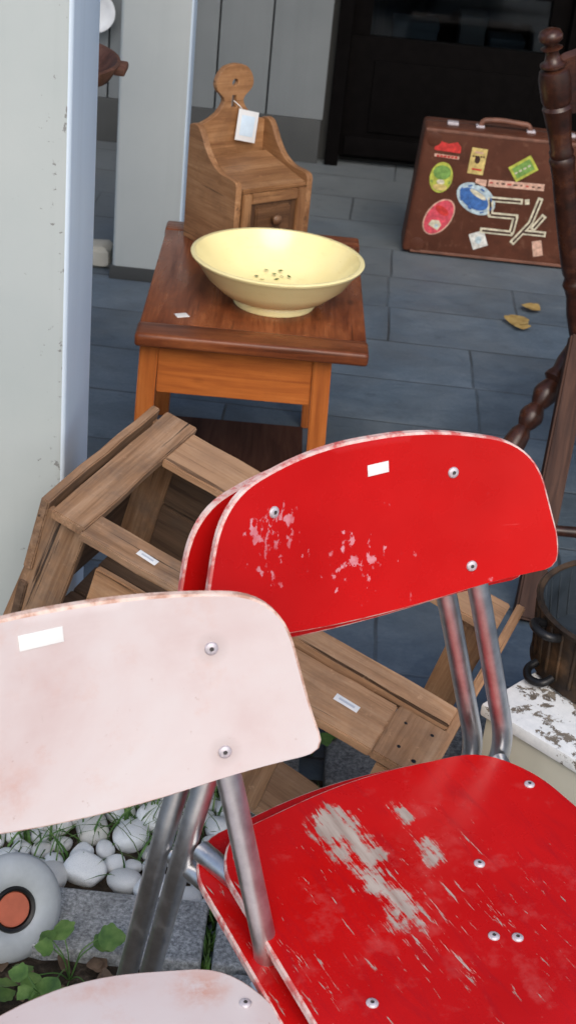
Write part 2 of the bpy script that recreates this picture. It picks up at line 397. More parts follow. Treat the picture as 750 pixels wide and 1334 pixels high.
def board(name, p0, p1, width, thick, up, mats, parent=None, bev=.0015, taper=1., jag=.0):
    """plank from p0 to p1 (parent space), width across, thick along up; own axes so that the grain runs along it"""
    p0, p1 = Vector(p0), Vector(p1); x = (p1-p0); L = x.length; x.normalize()
    z = Vector(up); z = (z - x*z.dot(x)).normalized(); y = z.cross(x)
    M = Matrix((x, y, z)).transposed().to_4x4(); M.translation = (p0+p1)/2
    bm = bmesh.new()
    n = 6
    rows = []
    for i in range(n+1):
        t = i/n; w = width*(1+(taper-1)*t)/2
        j = lambda: random.uniform(-jag, jag)
        a, b = w+j(), w+j(); dz = j()*.6
        xx = -L/2+L*t
        if i in (0, n): xa, xb = xx+j(), xx+j()
        else: xa = xb = xx
        rows.append([bm.verts.new((xa, -a, -thick/2+dz)), bm.verts.new((xb, b, -thick/2+dz)), bm.verts.new((xb, b, thick/2+dz)), bm.verts.new((xa, -a, thick/2+dz))])
    for r0, r1 in zip(rows, rows[1:]):
        for k in range(4): bm.faces.new((r0[k], r0[(k+1) % 4], r1[(k+1) % 4], r1[k]))
    bm.faces.new(rows[0][::-1]); bm.faces.new(rows[-1])
    bmesh.ops.recalc_face_normals(bm, faces=bm.faces)
    es = [e for e in bm.edges if len(e.link_faces) == 2 and e.calc_face_angle(0) > .8]
    if bev: bmesh.ops.bevel(bm, geom=es, offset=bev, segments=2, affect='EDGES')
    return fin(bm, name, mats, parent, M, 35)
def smooth_path(pts, rad, n=7):
    pts = [Vector(p) for p in pts]; out = [pts[0]]
    for a, b, c in zip(pts, pts[1:], pts[2:]):
        d1 = (a-b); d2 = (c-b); r = min(rad, d1.length*.48, d2.length*.48)
        q0 = b+d1.normalized()*r; q1 = b+d2.normalized()*r
        for i in range(n+1):
            t = i/n; out.append(q0*(1-t)**2+b*2*t*(1-t)+q1*t*t)
    out.append(pts[-1]); return out
def add_tube(bm, path, r, seg=16, mi=0, cap=True, rfun=None):
    path = [Vector(p) for p in path]; rings = []; nrm = None
    for i, p in enumerate(path):
        d = (path[min(i+1, len(path)-1)]-path[max(i-1, 0)]).normalized()
        if nrm is None: nrm = d.orthogonal().normalized()
        nrm = (nrm-d*nrm.dot(d)).normalized(); bi = d.cross(nrm)
        rr = rfun(i/(len(path)-1)) if rfun else r
        rings.append([bm.verts.new(p+(nrm*math.cos(2*math.pi*k/seg)+bi*math.sin(2*math.pi*k/seg))*rr) for k in range(seg)])
    for a, b in zip(rings, rings[1:]):
        for k in range(seg):
            f = bm.faces.new((a[k], a[(k+1) % seg], b[(k+1) % seg], b[k])); f.material_index = mi
    if cap:
        bm.faces.new(rings[0][::-1]).material_index = mi; bm.faces.new(rings[-1]).material_index = mi
def tube(name, pts, r, mats, parent=None, bend=.03, seg=16, mtx=None, rfun=None):
    bm = bmesh.new(); add_tube(bm, smooth_path(pts, bend), r, seg, rfun=rfun); return fin(bm, name, mats, parent, mtx, 40)
def add_lathe(bm, prof, seg=48, mi=0, M=None, closed=False):
    rings = []
    for (r, z) in prof:
        if r < 1e-6:
            v = bm.verts.new((0, 0, z)); rings.append([v]*seg)
        else: rings.append([bm.verts.new((r*math.cos(2*math.pi*k/seg), r*math.sin(2*math.pi*k/seg), z)) for k in range(seg)])
    vs = {v for r in rings for v in r}
    for a, b in zip(rings, rings[1:]):
        for k in range(seg):
            q = []
            for v in (a[k], a[(k+1) % seg], b[(k+1) % seg], b[k]):
                if v not in q: q.append(v)
            if len(q) > 2: bm.faces.new(q).material_index = mi
    if M is not None: bmesh.ops.transform(bm, matrix=M, verts=list(vs))
def lathe(name, prof, mats, parent=None, seg=48, mtx=None, smooth=50):
    bm = bmesh.new(); add_lathe(bm, prof, seg); return fin(bm, name, mats, parent, mtx, smooth)
def along(p0, p1):
    p0, p1 = Vector(p0), Vector(p1); z = (p1-p0).normalized(); x = z.orthogonal().normalized(); y = z.cross(x)
    M = Matrix((x, y, z)).transposed().to_4x4(); M.translation = p0; return M
def turned(name, p0, p1, prof, mats, parent, seg=28):
    L = (Vector(p1)-Vector(p0)).length
    return lathe(name, [(r, t*L) for r, t in prof], mats, parent, seg, along(p0, p1), 45)
def rounded_outline(pts, n=9, total=132):
    """pts = (a, b, r): corner points with corner radii -> evenly sampled closed outline"""
    P = [(Vector((a, b)), r) for a, b, r in pts]; raw = []
    for i, (p, r) in enumerate(P):
        a = P[i-1][0]; c = P[(i+1) % len(P)][0]
        d1, d2 = a-p, c-p; rr = min(r, d1.length*.49, d2.length*.49)
        q0, q1 = p+d1.normalized()*rr, p+d2.normalized()*rr
        for k in range(n+1):
            t = k/n; raw.append(q0*(1-t)**2+p*2*t*(1-t)+q1*t*t)
    per = [0]
    for i in range(len(raw)): per.append(per[-1]+(raw[(i+1) % len(raw)]-raw[i]).length)
    out = []; j = 0
    for k in range(total):
        s = per[-1]*k/total
        while per[j+1] < s: j += 1
        t = (s-per[j])/max(1e-9, per[j+1]-per[j]); out.append(raw[j].lerp(raw[(j+1) % len(raw)], t))
    return out
def plate(name, outline, thick, pos, mats, parent, K=9, bev=.0022, smooth=35):
    """moulded plywood panel: pos(a, b, t) maps panel coordinates + depth t into thing space"""
    bm = bmesh.new(); n = len(outline)
    c = Vector((sum(p.x for p in outline)/n, sum(p.y for p in outline)/n))
    ins = [p+(c-p).normalized()*bev for p in outline]
    rim = []
    for face in (0, 1):
        t0 = 0 if face == 0 else thick
        prev = None; cen = bm.verts.new(pos(c.x, c.y, t0))
        for k in range(1, K+1):
            s = k/K
            ring = [bm.verts.new(pos(*(c+(p-c)*s), t0)) for p in ins]
            for i in range(n):
                j = (i+1) % n
                f = bm.faces.new((cen, ring[i], ring[j])) if prev is None else bm.faces.new((prev[i], ring[i], ring[j], prev[j]))
            prev = ring
        rim.append(prev)
    e0 = [bm.verts.new(pos(p.x, p.y, bev*.8)) for p in outline]; e1 = [bm.verts.new(pos(p.x, p.y, thick-bev*.8)) for p in outline]
    for A, B in ((rim[0], e0), (e0, e1), (e1, rim[1])):
        for i in range(n):
            j = (i+1) % n; bm.faces.new((A[i], A[j], B[j], B[i])).material_index = 1
    return fin(bm, name, mats, parent, None, smooth)
def extrude_outline(name, outer, depth, mats, parent, mtx=None, holes=(), bev=.0015):
    """flat outline (with holes) given real thickness, via a filled curve"""
    cu = bpy.data.curves.new(name, 'CURVE'); cu.dimensions = '2D'; cu.fill_mode = 'BOTH'; cu.extrude = depth/2; cu.bevel_depth = bev; cu.bevel_resolution = 1; cu.offset = -bev
    for loop in (outer, *holes):
        sp = cu.splines.new('POLY'); sp.points.add(len(loop)-1); sp.use_cyclic_u = True
        for p, q in zip(sp.points, loop): p.co = (q[0], q[1], 0, 1)
    o = bpy.data.objects.new(name, cu); COL.objects.link(o)
    me = bpy.data.meshes.new_from_object(o.evaluated_get(bpy.context.evaluated_depsgraph_get()))
    me = me.copy(); me.name = name
    bpy.data.objects.remove(o); bpy.data.curves.remove(cu)
    me.materials.clear()
    return link(name, me, mats, parent, mtx, 35)
def circ(cx, cy, r, n=24): return [(cx+r*math.cos(2*math.pi*i/n), cy+r*math.sin(2*math.pi*i/n)) for i in range(n)]
def bez(pts, n=10):
    """Catmull-Rom through pts"""
    out = []
    P = [pts[0]]+list(pts)+[pts[-1]]
    for i in range(1, len(P)-2):
        for k in range(n):
            t = k/n; a, b, c, d = (Vector(q) for q in P[i-1:i+3])
            out.append(tuple(.5*((2*b)+(c-a)*t+(2*a-5*b+4*c-d)*t*t+(3*b-a-3*c+d)*t**3)))
    out.append(tuple(pts[-1])); return out
def copy_tree(o, parent=None):
    c = o.copy(); COL.objects.link(c)
    if parent is not None:
        c.parent = parent
    for ch in list(o.children): copy_tree(ch, c)
    return c

# ------------------------------------------------------------------ ground
def sheet(name, x0, y0, x1, y1, z, mat, nx=1, ny=1, jit=0., kind='structure'):
    bm = bmesh.new()
    g = [[bm.verts.new((x0+(x1-x0)*i/nx, y0+(y1-y0)*j/ny, z+random.uniform(-jit, jit))) for i in range(nx+1)] for j in range(ny+1)]
    for j in range(ny):
        for i in range(nx): bm.faces.new((g[j][i], g[j][i+1], g[j+1][i+1], g[j+1][i]))
    return tag(fin(bm, name, mat, None, None, 60 if jit else None), kind=kind)
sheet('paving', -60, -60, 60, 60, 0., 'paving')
sheet('pebble_bed', -1.6, 1.47, .20, 1.80, .006, 'soil', 50, 10, .004)
sheet('soil', -1.6, .55, -.02, 1.40, .006, 'soil', 60, 30, .005)
def slab(x0, x1, y0, y1, h, mat='granite'):
    bm = bmesh.new(); add_box(bm, ((x0+x1)/2, (y0+y1)/2, h/2-.02), (x1-x0, y1-y0, h+.04), .006, seg=3)
    tag(fin(bm, 'kerb', mat, None, None, 40), kind='structure')
for x0, x1 in ((-1.3, -.90), (-.894, -.47), (-.464, -.051), (-.037, .40), (.412, .86)): slab(x0, x1, 1.375, 1.488, .030)
for x0, x1 in ((-.010, .118), (.134, .50), (.512, .9)): slab(x0, x1, 1.10, 1.365, .030)

slab(-.16, .058, 1.775, 1.97, .032, 'granite_dark'); slab(.098, .42, 1.765, 1.98, .034, 'granite_dark')
# ------------------------------------------------------------------ shop front and piers
fac = thing('shop_facade', 'dark shop front with pale boards beside a black glazed door behind the suitcase', 'building', (0, 5.4, 0))
box('plinth', (-1.53, .05, .08), (3.0, .10, .16), 'plinth', fac, .003)
bm = bmesh.new(); xs = [-3.0, -2.55, -2.1, -1.65, -1.2, -.82, -.425, -.235, -.022]
for a, b in zip(xs, xs[1:]): add_box(bm, ((a+b)/2, .035, 1.66), (b-a-.006, .05, 3.0), .003)
fin(bm, 'cladding', 'cladding', fac, None, 40)
box('backing_wall', (-1.5, .10, 1.6), (3.1, .06, 3.2), 'plinth', fac)
for x in (-.0, .82, 1.64): box('door_frame', (x+.022, .05, 1.3), (.05, .11, 2.6), 'door', fac, .004)
for x in (.045, .865):
    lf = box('door_leaf', (x+.3875, .06, .25), (.77, .05, .44), 'door', fac, .004)
    box('panel', (x+.3875, .032, .26), (.58, .012, .26), 'door', lf, .005)
    box('kick_board', (x+.3875, .028, .075), (.74, .016, .07), 'door', lf, .003)
    for dx in (.035, .735): box('stile', (x+dx, .06, 1.35), (.07, .05, 1.76), 'door', lf, .004)
    box('top_rail', (x+.3875, .06, 2.27), (.63, .05, .08), 'door', lf, .004)
    box('glass_pane', (x+.3875, .062, 1.35), (.64, .006, 1.76), 'glass', lf, 0)
    box('glazing_bar', (x+.3875, .06, .66), (.64, .03, .022), 'door', lf, .003)
    lathe('handle', [(0, 0), (.028, .004), (.03, .02), (.018, .04), (0, .045)], 'iron', lf, 20, Matrix.Translation((x+(.735 if x < .5 else .035), .03, 1.0)) @ Matrix.Rotation(R(90), 4, 'X'))
box('header', (.85, .05, 2.75), (1.75, .14, .9), 'door', fac, .005)
box('porch_roof', (.3, -.72, 2.98), (7.0, 1.72, .12), 'plinth', fac, .005)  # unseen roof slab, added to keep sky light off boards and door
box('side_wall', (3.2, .08, 1.6), (2.9, .16, 3.2), 'plinth', fac, .005)
bm = bmesh.new()
for c, s in (((.85, 1.4, -.0), (1.9, 2.6, .02)), ((.85, 2.7, 1.6), (1.9, .05, 3.2)), ((-.1, 1.4, 1.6), (.05, 2.6, 3.2)), ((1.8, 1.4, 1.6), (.05, 2.6, 3.2)), ((.85, 1.4, 3.2), (1.9, 2.6, .05))): add_box(bm, c, s)
fin(bm, 'room', 'interior', fac)
shf = thing('shelf', 'dim display shelf seen through the black door glass', 'shelf', (0, 5.4, 0))
for z in (.30, .62): box('shelf_board', (.62, .62, z), (.95, .28, .025), 'crate_dark', shf, .003)
for x in (.16, 1.08): box('side_panel', (x, .62, .45), (.025, .30, .86), 'crate_dark', shf, .003)
for i, (x, w, h) in enumerate(((.30, .17, .14), (.52, .10, .19), (.66, .13, .11), (.86, .2, .15))):  # pale boxes made up in place of reflections in the door glass
    bm = bmesh.new(); add_box(bm, (0, 0, h*.40), (w, .16, h*.8), .004, 0); add_box(bm, (0, 0, h*.88), (w+.008, .168, h*.22), .004, 0)
    o = fin(bm, 'storage_box', 'paper_blue' if i % 2 == 0 else 'plate', None, Matrix.Translation((x, 6.0, .3145)), 40)
    tag(o, ['wide pale box at the left of the dim shelf behind the door glass', 'tall pale box second on the dim shelf behind the door glass',
            'low pale box third on the dim shelf behind the door glass', 'wide pale box at the right end of the dim shelf behind the door glass'][i], 'box', 'boxes on the shelf behind the door')

pier = thing('white_pillar', 'large pale grey chipped pillar with a blue grey side at the far left', 'pillar', (-.352, 2.0, 0))
bm = bmesh.new(); add_box(bm, (-.45, .118, 1.6), (.90, .236, 3.2), .012, 0, None, 3)
bm.normal_update()
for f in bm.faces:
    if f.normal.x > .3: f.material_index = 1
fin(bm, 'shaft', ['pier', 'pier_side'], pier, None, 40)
box('base_block', (-.455, .112, .05), (.90, .20, .10), 'pier', pier, .004)
pst = thing('pilaster', 'narrow pale grey post standing behind the wooden wall box', 'post', (-.475, 3.95, 0))
bm = bmesh.new(); add_box(bm, (0, .05, 1.6), (.19, .10, 3.2), .012, 0, None, 3); 
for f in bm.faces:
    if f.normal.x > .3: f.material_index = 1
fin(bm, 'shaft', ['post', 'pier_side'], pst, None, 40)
box('foot_plate', (-.0, .052, .02), (.205, .11, .04), 'plinth', pst, .004)
bm = bmesh.new(); add_box(bm, (0, 0, .032), (.085, .08, .064), .014, 0, None, 3)
for v in bm.verts: v.co += Vector((random.uniform(-.006, .006), random.uniform(-.006, .006), random.uniform(-.006, .006))); v.co.x *= 1-.25*v.co.z/.1
tag(fin(bm, 'stone_block', 'stone', None, Matrix.Translation((-.628, 4.06, 0)), 40), 'small pale stone block on the paving beside the grey post', 'stone')

# wooden tray on a small bracket shelf behind the pillar, plate on the cladding
st = thing('plant_stand', 'slim dark stand mostly hidden behind the large pillar', 'stand', (-.585, 2.72, 0))
lathe('stand_top', [(0, .80), (.10, .80), (.105, .81), (.10, .82), (0, .82)], 'chair_dark', st, 32)
for a in (0, 120, 240):
    c, s_ = math.cos(R(a)), math.sin(R(a)); tube('leg', [(c*.05, s_*.05, .80), (c*.03, s_*.03, .45), (c*.085, s_*.085, .0)], .011, 'iron', st, .1)
tr = thing('wooden_bowl', 'round dark wooden bowl sticking out behind the large pillar', 'bowl', (-.520, 2.70, .832), (R(5), R(3), 0))
lathe('bowl_body', [(0, 0), (.085, 0), (.115, .025), (.128, .062), (.132, .066), (.136, .062), (.130, .058)][0:0]+[(0, .0), (.085, .0), (.115, .014), (.128, .038), (.130, .044), (.124, .046), (.118, .040), (.104, .020), (.085, .012), (0, .010)], 'bowl_wood', tr, 48)
bm = bmesh.new(); add_box(bm, (.131, .01, .034), (.022, .05, .016), .005); fin(bm, 'handle', 'bowl_wood', tr, None, 40)
pl = thing('white_plate', 'white plate hung on the far pale boards, half hidden by the pillar', 'plate', (-.865, 5.375, .468), (R(90), 0, 0))
pl.scale = (.85, .85, .85)
lathe('dish', [(0, .004), (.05, .004), (.062, .010), (.082, .016), (.084, .019), (.08, .020), (.06, .0145), (.048, .009), (0, .009)], 'plate', pl, 48)

# ------------------------------------------------------------------ school chairs
def rivet(parent, p, n, r=.0047):
    q = Vector(n).to_track_quat('Z', 'Y').to_matrix().to_4x4(); q.translation = p
    bm = bmesh.new()
    add_lathe(bm, [(0, -.001), (r*1.25, -.001), (r*1.25, .0006), (r*.95, .0018), (r*.42, .0020), (r*.40, .0004), (0, .0002)], 20)
    for f in bm.faces:
        if f.calc_center_median().xy.length < r*.41: f.material_index = 1
    return fin(bm, 'rivet', ['rivet', 'rivet_hole'], parent, q, 50)
def sticker(parent, p, n, w, h, roll=0., name='price_sticker', mat='paper'):
    q = Vector(n).to_track_quat('Z', 'Y').to_matrix().to_4x4() @ Matrix.Rotation(roll, 4, 'Z'); q.translation = p
    return box(name, (0, 0, 0), (w, h, .0008), mat, parent, .0002, None, 40, q)
Z0 = .424
class Moulding:
    """measured curves of one chair model: backrest offset, recline, curl, outline"""
    def __init__(m, yo, re, cv, hb, ht, zt, ztc, zb, zbc, dphi, hm, zm, seat):
        m.yo, m.re, m.cv, m.dphi, m.seat = yo, re, cv, R(dphi), seat
        m.back = [(-hb, zb, .04), (0, zbc, .25), (hb, zb, .04), (hm, zm, .05), (ht, zt, .045), (.07, ztc, .10), (-.07, ztc, .10), (-ht, zt, .045), (-hm, zm, .05)]
        m.c, m.s = math.cos(m.dphi), math.sin(m.dphi)
    def pos(m, a, z, t):
        y = m.yo+m.re*(z-.60)-m.cv*a*a+t
        return (a*m.c-y*m.s, a*m.s+y*m.c, z)
    def nrm(m, a, z):
        v = Vector((-2*m.cv*a, -1, m.re)).normalized(); return Vector((v.x*m.c-v.y*m.s, v.x*m.s+v.y*m.c, v.z))
SEAT_R = [(-.194, -.050, .045), (-.165, -.008, .06), (0, .022, .3), (.160, .006, .07), (.196, -.050, .06), (.216, -.33, .10), (.190, -.405, .07), (0, -.415, .3), (-.190, -.405, .07), (-.212, -.33, .10)]
SEAT_P = [(-.170, -.045, .05), (-.145, .006, .05), (0, .052, .3), (.135, .018, .05), (.163, -.030, .05), (.200, -.33, .10), (.180, -.405, .07), (0, -.415, .3), (-.180, -.405, .07), (-.200, -.33, .10)]
MOULD_R = Moulding(.0206, .2293, .955, .2093, .1818, .7884, .8088, .6578, .6147, .9, .2097, .6882, SEAT_R)
MOULD_P = Moulding(.0263, .2238, .765, .2135, .1755, .8048, .8114, .6632, .6122, .95, .201, .700, SEAT_P)
MOULD_P.back[0] = (-.2135, .6632, .06); MOULD_P.back[2] = (.2135, .6632, .06)
def seat_pos(a, b, t):
    dish = .007*(1-min(1., abs(a)/.2)**2)*(1-min(1, abs(b+.2)/.22)**2)
    fall = -.9*max(0, -.33-b)**1.5
    return (a, b, Z0-dish+fall-t)
def school_chair(label, pal, md, loc, phi, group, riv, hw, sticker_at, seat_rivets):
    t = thing('school_chair', label, 'chair', loc, R(phi), group)
    be, se, ed, mt = pal
    bk = plate('backrest', rounded_outline(md.back), .0085, md.pos, [be, ed], t, 12)
    for a, z in riv: rivet(bk, Vector(md.pos(a, z, -.0006)), md.nrm(a, z))
    if sticker_at:
        a, z, w, h, ro = sticker_at; sticker(bk, Vector(md.pos(a, z, -.0009)), md.nrm(a, z), w, h, ro)
    seat = plate('seat', rounded_outline(md.seat), .011, seat_pos, [se, ed], t)
    for a, b in seat_rivets: rivet(seat, Vector(seat_pos(a, b, -.0004)), (0, 0, 1), .0046)
    p = lambda a, z: md.pos(a, z, .0085+.0138)
    for sg in (-1, 1):
        q = [p(sg*.098, .775), p(sg*.118, .70), p(sg*.137, .635)]
        tube('upright', q+[(sg*hw, .012, .418), (sg*(hw+.012), .100, .01)], .0116, mt, t, .035, 18)
        lathe('foot_cap', [(0, 0), (.0165, 0), (.0175, .006), (.0155, .035), (.0131, .04)], 'iron', t, 20, Matrix.Translation((sg*(hw+.0125), .103, 0)))
        x0 = hw-.012
        tube('front_leg', [(sg*x0, .004, .400), (sg*.160, -.10, .398), (sg*.165, -.33, .398), (sg*.19, -.375, .36), (sg*.21, -.40, .008)], .0115, mt, t, .045, 16)
        lathe('foot_cap', [(0, 0), (.0155, 0), (.0165, .006), (.0145, .03), (.0116, .034)], 'iron', t, 20, Matrix.Translation((sg*.21, -.40, 0)))
    tube('cross_rail', [(-.162, -.20, .393), (.162, -.20, .393)], .009, mt, t)
    return t
RED = ('red_back', 'red_seat', 'red_edge', 'steel'); PINK = ('pink', 'pink', 'pink_edge', 'steel')
ph = R(32); UP = .031
top = (.110, 1.234, UP); low = (top[0]-.035*math.sin(ph)-.011*math.cos(ph), top[1]+.035*math.cos(ph)-.011*math.sin(ph), 0)
SR = [(.175, -.065), (-.165, -.06), (.053, -.142), (.007, -.230), (.027, -.241), (-.147, -.255), (.15, -.28)]
RR = [(.094, .764), (.116, .664), (-.118, .762), (-.138, .662)]
school_chair('red school chair topmost of its stack, with chipped backrest and large bare patch on seat', RED, MOULD_R, top, 32, 'stacked red school chairs', RR, .20, (.008, .778, .0245, .0115, R(3)), SR)
school_chair('lower red school chair nested underneath the worn red one, only its edges showing', RED, MOULD_R, low, 32, 'stacked red school chairs', RR, .20, None, [])
school_chair('faded pale pink school chair in front with white sticker on its backrest', PINK, MOULD_P, (-.130, .915, 0), 27, None, [(.116, .762), (.126, .668), (-.116, .762), (-.126, .668)], .182, (-.026, .79, .037, .0135, R(2)), [(.140, -.03), (-.140, -.03)])

# ------------------------------------------------------------------ side table with things on it
tb = thing('side_table', 'small mahogany topped side table with orange varnished legs holding the yellow bowl', 'table', (-.108, 2.800, 0), R(2))
TH_ = .45; W_, D_ = .42, .68
bm = bmesh.new(); add_box(bm, (0, 0, TH_-.012), (D_-.13, W_, .024), .004); fin(bm, 'table_top', 'table_top', tb, Matrix.Rotation(R(90), 4, 'Z'), 40)
for s in (-1, 1):
    bm = bmesh.new(); add_box(bm, (0, 0, 0), (W_+.006, .066, .026), .008, 0, None, 3)
    fin(bm, 'end_cleat', 'table_top', tb, Matrix.Translation((0, s*(D_/2-.033), TH_-.0125)), 40)
for sx in (-1, 1):
    for sy in (-1, 1):
        board('leg', (sx*.160-.028, sy*.285, TH_-.027), (sx*.172-.028, sy*.297, 0), .034, .034, (0, 1, 0), 'table_leg', tb, .003)
for s in (-1, 1):
    board('apron', (-.172, s*.285, TH_-(.080 if s < 0 else .047)), (.116, s*.285, TH_-(.080 if s < 0 else .047)), .104 if s < 0 else .04, .018, (0, 1, 0), 'table_leg', tb, .002)
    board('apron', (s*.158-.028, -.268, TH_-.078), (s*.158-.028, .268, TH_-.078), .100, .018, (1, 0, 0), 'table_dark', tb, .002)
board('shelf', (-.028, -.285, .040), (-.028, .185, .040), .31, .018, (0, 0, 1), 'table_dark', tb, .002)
sticker(tb, Vector((-.136, -.23, TH_+.0006)), (0, 0, 1), .024, .02, R(25), 'price_sticker', 'paper')

bw = thing('yellow_bowl', 'wide cream yellow ceramic bowl on the small side table', 'bowl', (-.070, 2.682, TH_+.0005))
bw.scale = (1.055, 1.055, 1.0)
prof = [(0, .006), (.062, .006), (.064, 0), (.074, 0), (.077, .006), (.074, .013), (.10, .026), (.128, .052), (.148, .083), (.1535, .0885), (.157, .092), (.158, .0955), (.155, .0975), (.149, .0965), (.136, .074), (.112, .043), (.082, .024), (.05, .015), (0, .0125)]
lathe('bowl_body', prof, 'bowl', bw, 96)
bm = bmesh.new()
for i in range(8):
    a = R(90)+random.gauss(-.12, .22); r = random.uniform(.070, .100); zz = .019+(r-.070)*.64
    c = Vector((r*math.cos(a), r*math.sin(a), zz+.003))
    M3 = Matrix.Rotation(random.uniform(0, 6), 3, 'Z') @ Matrix.Rotation(random.uniform(-.4, .4), 3, 'X')
    vs = [bm.verts.new(c+M3 @ Vector(p)) for p in ((-.006, 0, 0), (0, -.0035, .001), (.006, 0, .002), (0, .0035, .001))]; bm.faces.new(vs)
tag(fin(bm, 'leaf_scraps', 'moss', None, Matrix.Translation((-.0735, 2.682, TH_))), 'scraps of green leaf lying in the bottom of the yellow bowl', 'leaves', kind='stuff')

# hanging wall box (candle box)
cb = thing('wall_box', 'old pine wall box with round hanging head and white price tag', 'wooden box', (-.154, 3.032, TH_+.0005), R(41))
BWd, BD = .200, .175
mk = lambda M: M
# side panels: outline in depth (0 front .. BD back) and height
KY, KZ = BD/.125, .915
prof_s = [(y*KY, z*KZ) for y, z in [(0, 0), (0, .168)]+bez([(0, .168), (.004, .178), (.016, .182), (.040, .184), (.062, .197), (.080, .222), (.094, .252), (.104, .266), (.116, .268), (.125, .262)], 6)[1:]+[(.125, 0)]]
for s in (-1, 1):
    M = Matrix(((0, 0, 1, s*(BWd/2-.0075)), (1, 0, 0, -BD/2), (0, 1, 0, 0), (0, 0, 0, 1)))
    extrude_outline('side_panel', prof_s, .012, 'box_pine', cb, M)
half = [(.079, 0), (.079, .262)]+bez([(.079, .262), (.060, .270), (.038, .285), (.024, .306), (.026, .320), (.040, .336), (.044, .352), (.038, .372), (.024, .388), (.0, .394)], 6)[1:]
half = [(x*1.09, z*KZ) for x, z in half]
outl = half+[(-x, z) for x, z in half[-2::-1]]
hole = circ(0, .322, .0075); slot = circ(0, .317, .0055, 10)+[]
slot = [(-.006, .270), (.006, .270), (.005, .296), (-.005, .296)]
extrude_outline('back_board', outl, .011, 'box_pine', cb, Matrix(((1, 0, 0, 0), (0, 0, 1, BD/2-.008), (0, 1, 0, 0), (0, 0, 0, 1))), (hole, slot))
board('lid', (-.085, -.014, .158), (.085, -.014, .158), .150, .011, (0, -.22, 1), 'box_pine', cb, .003)
board('base_board', (-.085, 0, .009), (.085, 0, .009), BD-.02, .014, (0, 0, 1), 'box_pine', cb)
dr = board('door', (0, -BD/2+.008,   .018), (0, -BD/2+.008, .138), .165, .011, (0, -1, 0), 'box_door', cb, .002)
for s in (-1, 1):
    board('door_frame', (s*.0715, -BD/2-.0005, .018), (s*.0715, -BD/2-.0005, .138), .022, .009, (0, -1, 0), 'box_pine', cb, .002)
for z in (.029, .127): board('door_frame', (-.060, -BD/2-.0002, z), (.060, -BD/2-.0002, z), .022, .009, (0, -1, 0), 'box_pine', cb, .002)
board('raised_panel', (-.045, -BD/2+.0015, .078), (.045, -BD/2+.0015, .078), .058, .006, (0, -1, 0), 'box_door', cb, .0045)
lathe('knob', [(0, 0), (.005, 0), (.005, .008), (.011, .014), (.0115, .020), (.006, .025), (0, .026)], 'box_door', cb, 24, Matrix.Translation((0, -BD/2+.002, .080)) @ Matrix.Rotation(R(90), 4, 'X'))
pt = sticker(cb, Vector((.030, BD/2-.026, .232)), (.10, -1, .15), .058, .064, R(-14), 'price_tag', 'paper')
box('printed_panel', (0, 0, .0009), (.038, .042, .0006), 'paper_blue', pt, .0001)
tube('tag_string', [(.026, BD/2-.020, .258), (.014, BD/2-.022, .272), (.002, BD/2-.010, .284)], .0008, 'paper', cb, .01, 6)

# ------------------------------------------------------------------ wooden crates
def frame3(o, ex, ey):
    x = Vector(ex).normalized(); y = Vector(ey); y = (y-x*y.dot(x)).normalized(); z = x.cross(y)
    M = Matrix((x, y, z)).transposed().to_4x4(); M.translation = o; return M
P1, P2, P3 = Vector((-.335, 1.795, .452)), Vector((-.203, 2.085, .470)), Vector((.250, 1.577, .284))
CM = frame3(P1, P3-P1, P2-P1)
CL = (P3-P1).length; CW = .325; CH = .262
def crate_root(name, label, off):
    o = thing(name, label, 'crate'); o.matrix_world = CM @ Matrix.Translation((off, 0, 0)); o.matrix_local = o.matrix_world.copy()
    o['group'] = 'slatted wooden crates'
    return o
# origin of a crate = top near left corner; x along, y back, z up
c1 = crate_root('slatted_crate', 'weathered grey brown slatted crate leaning in front of the side table legs', 0)
L1 = .318
board('top_batten', (.040, -.014, -.007), (.040, CW-.002, -.007), .056, .016, (0, 0, 1), 'crate_grey', c1, .002, 1, .0012)
board('end_board', (-.008, 0, -.004-.065), (-.008, CW, -.004-.065), .135, .014, (1, 0, 0), 'crate_grey', c1, .002, 1, .0015)
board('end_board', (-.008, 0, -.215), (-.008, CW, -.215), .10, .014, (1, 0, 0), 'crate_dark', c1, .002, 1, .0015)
s1 = board('slat', (.066, .006, -.010), (L1+.03, .006, -.010), .056, .014, (0, 0, 1), 'crate_grey', c1, .002, 1, .0012)
board('slat', (.068, .262, -.010), (L1, .262, -.010), .096, .014, (0, 0, 1), 'crate_pine', c1, .002, 1, .0012)
board('corner_board', (.032, .010, -.018), (-.008, .016, -.445), .066, .014, (0, -1, 0), 'crate_grey', c1, .002, 1.35, .001)
board('corner_board', (.030, CW-.012, -.018), (.030, CW-.012, -.455), .060, .014, (0, -1, 0), 'crate_grey', c1, .002, 1, .001)
for y in (.012, CW-.012): board('corner_board', (L1-.03, y, -.018), (L1-.03, y, -CH), .055, .014, (0, -1, 0), 'crate_grey', c1, .002, 1, .001)
board('side_slat', (.085, .030, -.150), (L1, .030, -.150), .12, .012, (0, -1, 0), 'crate_tan', c1, .002, 1, .001)
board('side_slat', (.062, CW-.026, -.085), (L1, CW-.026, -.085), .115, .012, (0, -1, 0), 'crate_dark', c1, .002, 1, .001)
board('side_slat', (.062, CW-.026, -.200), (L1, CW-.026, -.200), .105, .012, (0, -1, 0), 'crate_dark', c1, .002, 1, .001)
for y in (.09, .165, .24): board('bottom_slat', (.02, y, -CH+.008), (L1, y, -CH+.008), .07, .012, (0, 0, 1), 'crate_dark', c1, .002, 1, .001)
tg = sticker(s1, Vector((-.045, -.002, .0074)), (0, 0, 1), .032, .0115, R(-4), 'price_sticker', 'paper')
box('printed_line', (0, 0, .0006), (.020, .003, .0004), 'ink', tg, 0)

